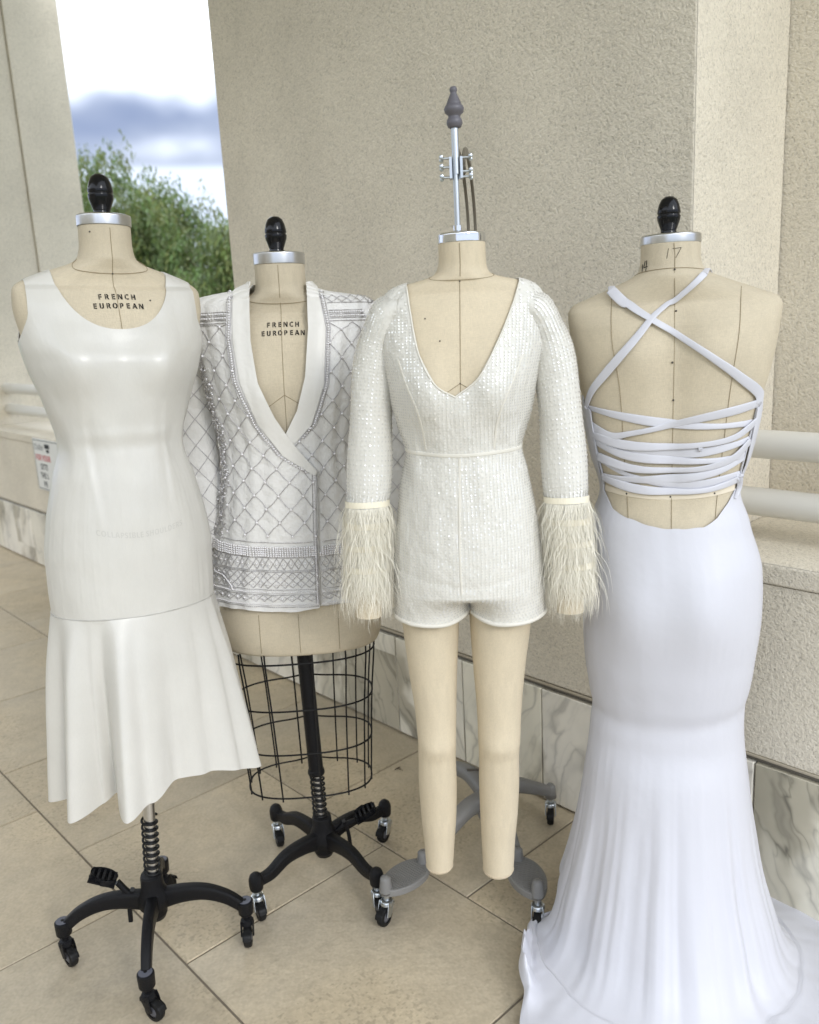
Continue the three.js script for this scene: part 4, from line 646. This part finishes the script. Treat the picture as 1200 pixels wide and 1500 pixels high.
  const strip = (pts, w, off = .0016) => { pts = dense(pts, 24); const q = pts.map(([x, h]) => R.front(x, h, off)); const ns = q.map(k => k.n); return swept(q.map(k => k.p), () => [w, .0012, 3], { seg: 60, ring: 10, sides: (t, p, T) => { const f = t * (ns.length - 1), i = Math.min(ns.length - 2, Math.floor(f)); return V(0, 0, 0).crossVectors(T, ns[i].clone().lerp(ns[i + 1], f - i)); } }); };
  part('waistband', strip([[-.111, 1.161], [-.107, 1.160], [-.08, 1.158], [-.04, 1.156], [0, 1.155], [.04, 1.156], [.08, 1.157], [.107, 1.159], [.111, 1.160]], .0036, .0006), MRomperBand, rp);
  for (const l of [[[-.112, 1.33], [-.098, 1.285], [-.084, 1.25], [-.076, 1.22], [-.069, 1.165]], [[.112, 1.33], [.096, 1.295], [.076, 1.255], [.062, 1.215], [.055, 1.165]], [[-.008, 1.15], [-.012, 1.05], [-.014, .95], [-.013, .895]]]) part('princess_seam', strip(l, .0024, .0002), MRomperBand, rp);
  part('hem_roll', merge([-1, 1].map(s => { const pts = []; for (let k = 0; k <= 40; k++) { const th = s * lerp(.14, Math.PI - .14, k / 40); pts.push(R.P(th, R.tOf(.8325))); } return tube(pts, .0045, 90, 8); })), MRomperBand, rp);
  const SL = { L: [[-.098, 1.430, -.002], [-.130, 1.408, -.004], [-.152, 1.36, -.008], [-.168, 1.28, -.006], [-.178, 1.18, .002], [-.187, 1.075, .013], [-.190, 1.058, .014]], R: [[.108, 1.425, -.002], [.140, 1.402, -.004], [.163, 1.355, -.008], [.178, 1.28, -.006], [.187, 1.17, .002], [.191, 1.065, .013], [.192, 1.052, .014]] };
  const srad = t => [lerp(.037, .0418, sst(.2, .6, t)) + .002 * Math.sin(t * 19) - .019 * (1 - sst(0, .17, t)), lerp(.058, .042, sst(.0, .5, t)) - .012 * (1 - sst(0, .14, t)), 2], sframe = (t, p, T) => V(-T.y, T.x, 0);
  const seq = [];
  const addSeq = (p, n) => { const t = n.clone().add(V(rr(-.16, .16), rr(-.16, .16), rr(-.16, .16))).normalize(); seq.push({ p: p.addScaledVector(n, .0011), d: t, s: rr(.9, 1.08) }); };
  setSeed(21);
  for (let h = .838; h < 1.462; h += .0053) for (let s = -.33; s <= .33; s += .0074) {
    const A = R.arc(s + .0002 * Math.sin(h * 300), h); if (!A || vf(A.p) < .004 || (h < .87 && Math.abs(A.th) < .14)) continue; if (A.p.y > 1.42 && rnd() < .3) continue; if (rnd() < .05) continue; addSeq(A.p, A.n);
  }
  for (const k of ['L', 'R']) {
    part('sleeve', swept(SL[k], srad, { sides: sframe, seg: 70, ring: 48, cap: false }), MRomper, rp);
    const c = curve(SL[k]), len = c.getLength();
    for (let q = 0; q * .0053 < len - .01; q++) { const t = (q * .0053 + .012) / len, p = c.getPoint(t), [a, b] = srad(t), nn = Math.floor(2 * Math.PI * (a + b) / 2 / .0074); for (let i = 0; i < 34; i++) { const w = i / 34 * 2 * Math.PI; if (rnd() < .06) continue; const T = c.getTangent(t).normalize(), sx = sframe(t, p, T); sx.addScaledVector(T, -sx.dot(T)).normalize(); const ux = V(0, 0, 0).crossVectors(T, sx).normalize(); const n = sx.clone().multiplyScalar(Math.cos(w) / a).addScaledVector(ux, Math.sin(w) / b).normalize(), pq = p.clone().addScaledVector(sx, Math.cos(w) * a).addScaledVector(ux, Math.sin(w) * b); if (Math.abs(pq.x) < .135 && pq.y > 1.25) continue; addSeq(pq, n); } }
    // feather cuff: tapes with tiers of strands
    const e = c.getPoint(1), tier = [0, .042, .085, .128], pos = [], nor = [];
    const tapes = tier.map((d, i) => swept([[e.x - .003 * i * (k === 'L' ? 1 : -1), e.y - d + .006, e.z + .003 * i], [e.x - .003 * i * (k === 'L' ? 1 : -1), e.y - d - .006, e.z + .003 * i + .001]], () => [.0432 - i * .001, .0432 - i * .001], { side: V(1, 0, 0), seg: 2, ring: 40, cap: false }));
    for (const g of tapes) part('cuff_tape', g, MTape, rp);
    part('cuff_lining', swept([[e.x, e.y, e.z], [e.x + (k === 'L' ? -.008 : .004), e.y - .16, e.z + .012]], t => [.041 - .004 * t, .041 - .004 * t], { side: V(1, 0, 0), seg: 4, ring: 32, cap: false }), MRomper, rp);
    setSeed(k === 'L' ? 41 : 43);
    const N = 4600;
    for (let i = 0; i < N; i++) {
      const ti = Math.floor(rnd() * 4), a = rnd() * 2 * Math.PI, r0 = .043 - ti * .001, L = rr(.05, .115) * (ti === 3 ? .95 : 1) * (rnd() < .06 ? 1.15 : 1), dir = V(Math.cos(a), 0, Math.sin(a)), sw = rr(-1.1, 1.1), curl = rr(.0, .34) + (rnd() < .07 ? .6 : 0);
      let p = V(e.x + (k === 'L' ? -.003 : .002) * ti, e.y - tier[ti] - .004, e.z + .003 * ti).addScaledVector(dir, r0), side = V(-dir.z, 0, dir.x), v = dir.clone().multiplyScalar(curl).add(V(0, -1, 0)).addScaledVector(side, sw * .4).normalize(), w = rr(.00018, .0004), prev = null; const seg = 7, tw = side.clone().addScaledVector(dir, rr(-.8, .8)).normalize();
      const wob = rr(0, 6), wa = rr(.08, .55);
      for (let q = 0; q <= seg; q++) {
        const ww = w * (1 - .8 * (q / seg) ** 2), A = p.clone().addScaledVector(tw, ww), Bp = p.clone().addScaledVector(tw, -ww), n = V(0, 0, 0).crossVectors(tw, v).normalize();
        if (prev) for (const x of [prev[0], prev[1], A, prev[1], Bp, A]) { pos.push(x.x, x.y, x.z); nor.push(n.x, n.y, n.z); }
        prev = [A, Bp]; p = p.clone().addScaledVector(v, L / seg); v.y -= .16; v.addScaledVector(side, Math.sin(wob + q * 1.1) * wa).addScaledVector(dir, -.05 + rr(-.06, .06)); v.normalize();
      }
    }
    const g = new THREE.BufferGeometry(); g.setAttribute('position', new THREE.Float32BufferAttribute(pos, 3)); g.computeVertexNormals();
    part('feather_cuff', g, MFeather, rp, { kind: 'stuff' });
  }
  const disc = new THREE.CylinderGeometry(.0018, .0018, .0002, 8, 1);
  beads('sequins', seq, disc, MSequin, rp);
}

// ================================================================== white gown
{
  const O = [-0.841, -1.478], yaw = 29.64 * Math.PI / 180;
  const root = thing('dress_form', 'linen dress form numbered 17 seen from the back in the white gown', 'dress form', [O[0], 0, O[1]], yaw);
  const cx = -.004, blade = (p, th, h) => { if (Math.cos(th) > 0) { for (const k of [-1, 1]) p.z += .012 * Math.cos(th) * Math.exp(-(((p.x - k * .075) / .055) ** 2) - ((h - 1.32) / .07) ** 2); p.z -= .008 * Math.cos(th) * Math.exp(-((p.x / .03) ** 2)) * sst(1.0, 1.1, h) * (1 - sst(1.36, 1.44, h)); } };
  const B = new Loft([[1.512, .0535, .055, .055, -.008, -.012], [1.49, .054, .056, .056, -.008, -.01], [1.472, .056, .058, .058, -.007, -.008], [1.462, .062, .06, .06, -.006, -.005], [1.453, .076, .06, .06, -.005], [1.438, .112, .058, .058, cx], [1.42, .158, .054, .054, cx], [1.407, .186, .052, .052, cx], [1.394, .1925, .06, .058, cx, 0, 2.3], [1.365, .190, .078, .075, cx, 0, 2.4], [1.30, .181, .092, .09, cx, 0, 2.4], [1.21, .160, .094, .10, cx, 0, 2.3], [1.125, .146, .088, .10, cx, 0, 2.2], [1.05, .128, .084, .095, cx, 0, 2.1], [.98, .142, .10, .098, cx], [.88, .160, .118, .10, cx], [.78, .162, .12, .10, cx], [.70, .15, .10, .09, cx], [.695, .001, .001, .001, cx]], blade);
  part('torso', toGeo(B.grid(120, 190)), MF, root);
  neckCap(root, -.008, 1.512, -.012, .0545, .0555, .017, MSteel); knob(root, -.012, 1.529, -.012, 1.0);
  part('seam', merge([seam(B, [[-.002, 1.51], [0, 1.49], [0, 1.465]]), seam(B, [[0, 1.46], [.002, 1.35], [.002, 1.2], [.002, 1.06], [.003, .98]]), seam(B, [[-.112, 1.43], [-.108, 1.345], [-.094, 1.261], [-.084, 1.111], [-.076, 1.0]]), seam(B, [[.115, 1.428], [.111, 1.351], [.101, 1.268], [.088, 1.111], [.08, 1.0]]), tube([-85, -60, -40, -20, 0, 20, 40, 60, 85].map(a => { const th = a * Math.PI / 180, t = B.tOf(1.458 + .008 * Math.cos(th)); return B.P(th, t).addScaledVector(B.N(th, t), .0006); }), .0007, 60, 5)]), MSeam, root);
  for (const [x, h] of [[0, 1.463], [.004, 1.39], [-.001, 1.30], [.002, 1.232], [-.08, 1.053], [0, 1.05], [.078, 1.055]]) { const q = B.front(x, h, .0012); part('pin', moved(new THREE.SphereGeometry(.0019, 10, 8), q.p.x, q.p.y, q.p.z), MPin, root); }
  const tapeQ = dense([[-.122, 1.058], [-.08, 1.054], [-.04, 1.051], [0, 1.05], [.04, 1.052], [.08, 1.056], [.115, 1.061]]).map(([x, h]) => B.front(x, h, .0008));
  part('waist_tape', swept(tapeQ.map(q => q.p), () => [.0062, .0007, 4], { seg: 40, ring: 10, side: V(0, 1, 0) }), std(.74, .66, .52, .8), root);
  const hand = font => (c, W, Hh) => { c.strokeStyle = '#2a241c'; c.lineWidth = W * .03; c.lineCap = 'round'; c.lineJoin = 'round'; c.beginPath(); c.moveTo(W * .20, Hh * .10); c.lineTo(W * .10, Hh * .92); c.moveTo(W * .42, Hh * .14); c.lineTo(W * .92, Hh * .08); c.lineTo(W * .62, Hh * .90); c.stroke(); };
  lettering(B, 0, -.017, .013, 1.482, 1.503, root, { draw: hand() });
  lettering(B, 0, -.0585, -.046, 1.462, 1.486, root, { draw: (c, W, Hh) => { c.strokeStyle = '#1a1712'; c.lineWidth = W * .11; c.beginPath(); c.moveTo(W * .15, Hh * .35); c.lineTo(W * .12, Hh * .95); c.moveTo(W * .55, Hh * .12); c.lineTo(W * .36, Hh * .62); c.lineTo(W * .92, Hh * .56); c.moveTo(W * .78, Hh * .1); c.lineTo(W * .66, Hh * .92); c.stroke(); } });
  part('pole', moved(new THREE.CylinderGeometry(.013, .013, .6, 24), 0, .42, 0), MSteel, root);
  castBase(root, [0, 0], [[.14, .12], [-.14, .12], [.14, -.12], [-.14, -.12]], .19, true, [0, .5, 1, 2]);

  const gown = thing('white_gown', 'white open-back gown with laced straps and a flared train', 'gown', [O[0], 0, O[1]], yaw);
  // skirt surface: body of the skirt, then the flare, then the train lying on the floor
  const seat = (p, th, h) => { const c = Math.cos(th); if (c > 0) for (const k of [-1, 1]) p.z += .022 * c * Math.exp(-(((p.x - k * .075) / .065) ** 2) - ((h - .83) / .085) ** 2); };
  const trainLen = th => { // how far the hem reaches from the axis by direction; 0 is towards the steps
    const a = th * 180 / Math.PI, tab = [[-180, .25], [-120, .22], [-97, .20], [-85, .25], [-77, .285], [-64, .325], [-50, .37], [-30, .46], [-8, .58], [20, .66], [45, .62], [65, .62], [90, .54], [110, .40], [140, .25], [180, .25]];
    for (let i = 0; i < tab.length - 1; i++) if (a >= tab[i][0] && a <= tab[i + 1][0]) return lerp(tab[i][1], tab[i + 1][1], sst(0, 1, (a - tab[i][0]) / (tab[i + 1][0] - tab[i][0]))); return .25;
  };
  const rows = [[1.30, .168, .098, .112, cx], [1.21, .166, .100, .114, cx, 0, 2.3], [1.125, .152, .094, .108, cx, 0, 2.2], [1.05, .1325, .09, .10, cx], [.985, .152, .105, .104, cx], [.89, .168, .122, .108, .006], [.79, .1735, .126, .108, .003], [.69, .167, .118, .104, 0], [.62, .158, .105, .098, 0], [.575, .1535, .096, .096, -.001], [.53, .156, .098, .10, -.002], [.45, .166, .122, .11, -.002], [.345, .181, .145, .125, -.002], [.22, .205, .182, .15, -.004], [.13, .230, .22, .17, -.004], [.10, .238, .236, .18, -.004], [.07, .250, .260, .19, -.004], [.05, .264, .284, .20, -.004], [.038, .281, .306, .21, -.004]];
  const pleat = th => { const c = Math.cos(th), q = Math.sin(th); return 4.3 * (fbm(c * 3 + 7, q * 3 + 7, 2, 4) - .5) + .9 * Math.exp(-(((th - .75) / .05) ** 2)) - .9 * Math.exp(-(((th - .86) / .05) ** 2)); };
  const Sk = new Loft(rows, (p, th, h) => {
    seat(p, th, h);
    const k = sst(.56, .02, h), f = pleat(th), r = f * (.0085 * k + .002 * k * k) * (1 - .35 * sst(.08, .038, h)) + .006 * (fbm(th * 5, h * 5, 13, 3) - .5) * (.25 + k);
    const dx = Math.sin(th), dz = Math.cos(th), pin = .10 * Math.exp(-(((th + 1.78) / .22) ** 2)) * sst(.16, .03, h); p.x += dx * (r - pin); p.z += dz * (r - pin);
    const w = .003 * Math.exp(-(((h - (.595 - .025 * Math.sin(th * 1.2 + 2))) / .02) ** 2)); p.x -= dx * w; p.z -= dz * w;
  });
  const topEdge = p => { if (p.z < .03) return 1.285 - p.y + (p.z < -.03 ? 0 : 0); const tab = [[-.2, 1.26], [-.150, 1.21], [-.136, 1.10], [-.128, 1.056], [-.121, 1.045], [-.108, 1.022], [-.08, 1.008], [-.038, .998], [.0, .993], [.023, .992], [.06, .996], [.085, 1.010], [.105, 1.035], [.117, 1.055], [.128, 1.066], [.136, 1.11], [.150, 1.21], [.2, 1.26]]; const x = clamp(p.x, -.199, .199); let i = 0; while (x > tab[i + 1][0]) i++; return lerp(tab[i][1], tab[i + 1][1], (x - tab[i][0]) / (tab[i + 1][0] - tab[i][0])) + .0006 * Math.sin(p.x * 160) + .001 * Math.sin(p.x * 70) - p.y; };
  // skirt and train as one sheet
  const m = Sk.grid(320, 210), last = m.p.length - 321, w = 321, NR = 46;
  const fl = (x, z) => .006 + .012 * Math.pow(fbm(x * 9 + 3, z * 9, 5, 3), 2) * 2;
  for (let j = 1; j <= NR; j++) for (let i = 0; i <= 320; i++) {
    const th = lerp(-Math.PI, Math.PI, i / 320), b = m.p[last + i], r0 = Math.hypot(b.x, b.z), f = j / NR, R1 = Math.max(r0 + .02, trainLen(th) + .007 * Math.sin(th * 9) + .004 * Math.sin(th * 23)), r = lerp(r0, R1, f);
    const fold = pleat(th), x = Math.sin(th) * r, z = Math.cos(th) * r;
    const lift = (.5 + .5 * Math.tanh(fold * 1.4)) * .013 * (1 - .7 * f) * (1 - .7 * sst(.9, 1.2, th)), ruck = .065 * Math.exp(-(((th + 1.05) / .22) ** 2)) * Math.exp(-(((f - .8) / .2) ** 2)) * (.6 + .8 * fbm(x * 40, z * 40, 2, 3));
    m.p.push(V(x, .004 + fl(x, z) + (b.y - fl(x, z)) * Math.exp(-(r - r0) / .05) + lift * sst(0, .3, f) + ruck, z)); m.n.push(V(0, 1, 0)); m.uv.push([th * .16, -r]);
  }
  for (let j = 0; j < NR; j++) for (let i = 0; i < 320; i++) { const a = last + j * w + i; m.idx.push(a, a + w, a + 1, a + 1, a + w, a + w + 1); }
  { // smooth normals over the whole sheet
    const acc = m.p.map(() => V(0, 0, 0)); for (let i = 0; i < m.idx.length; i += 3) { const [a, b, c] = [m.idx[i], m.idx[i + 1], m.idx[i + 2]], n = m.p[b].clone().sub(m.p[a]).cross(m.p[c].clone().sub(m.p[a])); acc[a].add(n); acc[b].add(n); acc[c].add(n); }
    for (let k = 0; k < acc.length; k += w) { const s = acc[k].clone().add(acc[k + 320]); acc[k].copy(s); acc[k + 320].copy(s); }
    m.n = acc.map(n => n.normalize());
  }
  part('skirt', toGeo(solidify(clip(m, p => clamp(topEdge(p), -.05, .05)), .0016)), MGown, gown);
  // straps
  const Rb = { R1: [[-.11, 1.430], [-.074, 1.399], [-.036, 1.373], [.013, 1.344], [.066, 1.307], [.114, 1.269], [.146, 1.238], [.147, 1.222]], R2: [[.049, 1.450], [.012, 1.419], [-.032, 1.384], [-.069, 1.339], [-.112, 1.290], [-.143, 1.251], [-.154, 1.222]],
    R3: [[-.155, 1.218], [-.084, 1.203], [-.006, 1.190], [.069, 1.183], [.139, 1.184]], R4: [[.148, 1.220], [.105, 1.210], [.05, 1.199], [-.014, 1.184], [-.072, 1.172], [-.108, 1.166], [-.148, 1.183]],
    R5: [[.143, 1.186], [.107, 1.161], [.04, 1.149], [-.025, 1.147], [-.092, 1.152], [-.142, 1.165]], R6: [[-.148, 1.181], [-.124, 1.156], [-.072, 1.142], [-.013, 1.135], [.052, 1.135], [.107, 1.145], [.136, 1.154]],
    R7: [[-.142, 1.152], [-.084, 1.131], [-.005, 1.121], [.071, 1.119], [.126, 1.123]], R8: [[.134, 1.150], [.108, 1.123], [.064, 1.107], [-.005, 1.102], [-.072, 1.106], [-.132, 1.123]],
    R9: [[-.132, 1.119], [-.091, 1.096], [-.036, 1.080], [.034, 1.072], [.12, 1.087]], R10: [[.126, 1.119], [.09, 1.101], [.034, 1.088], [-.024, 1.084], [-.083, 1.083], [-.124, 1.085]], R11: [[-.124, 1.081], [-.071, 1.067], [-.004, 1.061], [.065, 1.064], [.12, 1.079]] };
  let layer = 0;
  for (const k of Object.keys(Rb)) {
    layer++; const wide = k === 'R1' ? .0095 : k === 'R2' ? .0082 : .0085, q = dense(Rb[k], 32).map(([x, h]) => B.front(x, h, .0022 + (k === 'R1' ? .004 : (layer % 3) * .0018)));
    const ns = q.map(a => a.n), wv = layer * 1.7;
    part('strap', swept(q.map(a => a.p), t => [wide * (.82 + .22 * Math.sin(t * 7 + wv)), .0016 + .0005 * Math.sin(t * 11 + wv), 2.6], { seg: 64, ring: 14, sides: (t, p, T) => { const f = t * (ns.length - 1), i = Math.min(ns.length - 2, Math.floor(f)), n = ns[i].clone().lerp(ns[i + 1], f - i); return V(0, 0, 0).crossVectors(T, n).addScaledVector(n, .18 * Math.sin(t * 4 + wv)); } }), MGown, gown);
  }
  const cord = pts => tube(dense(pts, 30).map(([x, h]) => B.front(x, h, .003).p), .0021, 60, 7);
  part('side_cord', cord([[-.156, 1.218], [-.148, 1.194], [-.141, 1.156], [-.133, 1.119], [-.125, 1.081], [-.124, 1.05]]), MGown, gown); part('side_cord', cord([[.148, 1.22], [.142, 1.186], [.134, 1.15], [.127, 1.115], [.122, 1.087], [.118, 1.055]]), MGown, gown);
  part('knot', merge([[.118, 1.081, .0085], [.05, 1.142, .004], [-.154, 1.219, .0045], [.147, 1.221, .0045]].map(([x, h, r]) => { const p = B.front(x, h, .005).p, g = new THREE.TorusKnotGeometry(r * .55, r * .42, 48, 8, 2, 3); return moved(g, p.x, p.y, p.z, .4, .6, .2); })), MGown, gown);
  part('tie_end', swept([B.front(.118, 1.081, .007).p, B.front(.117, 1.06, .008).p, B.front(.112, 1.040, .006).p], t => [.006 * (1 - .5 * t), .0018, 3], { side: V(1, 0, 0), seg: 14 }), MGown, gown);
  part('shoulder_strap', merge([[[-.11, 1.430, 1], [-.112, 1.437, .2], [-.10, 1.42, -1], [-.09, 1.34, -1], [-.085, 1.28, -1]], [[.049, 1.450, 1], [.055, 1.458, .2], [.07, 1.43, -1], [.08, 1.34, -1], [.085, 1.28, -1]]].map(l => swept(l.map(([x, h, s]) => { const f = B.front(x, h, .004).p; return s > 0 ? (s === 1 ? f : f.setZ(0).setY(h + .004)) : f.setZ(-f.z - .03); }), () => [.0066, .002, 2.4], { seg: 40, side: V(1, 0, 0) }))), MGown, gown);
}
renderer.render(scene, camera);
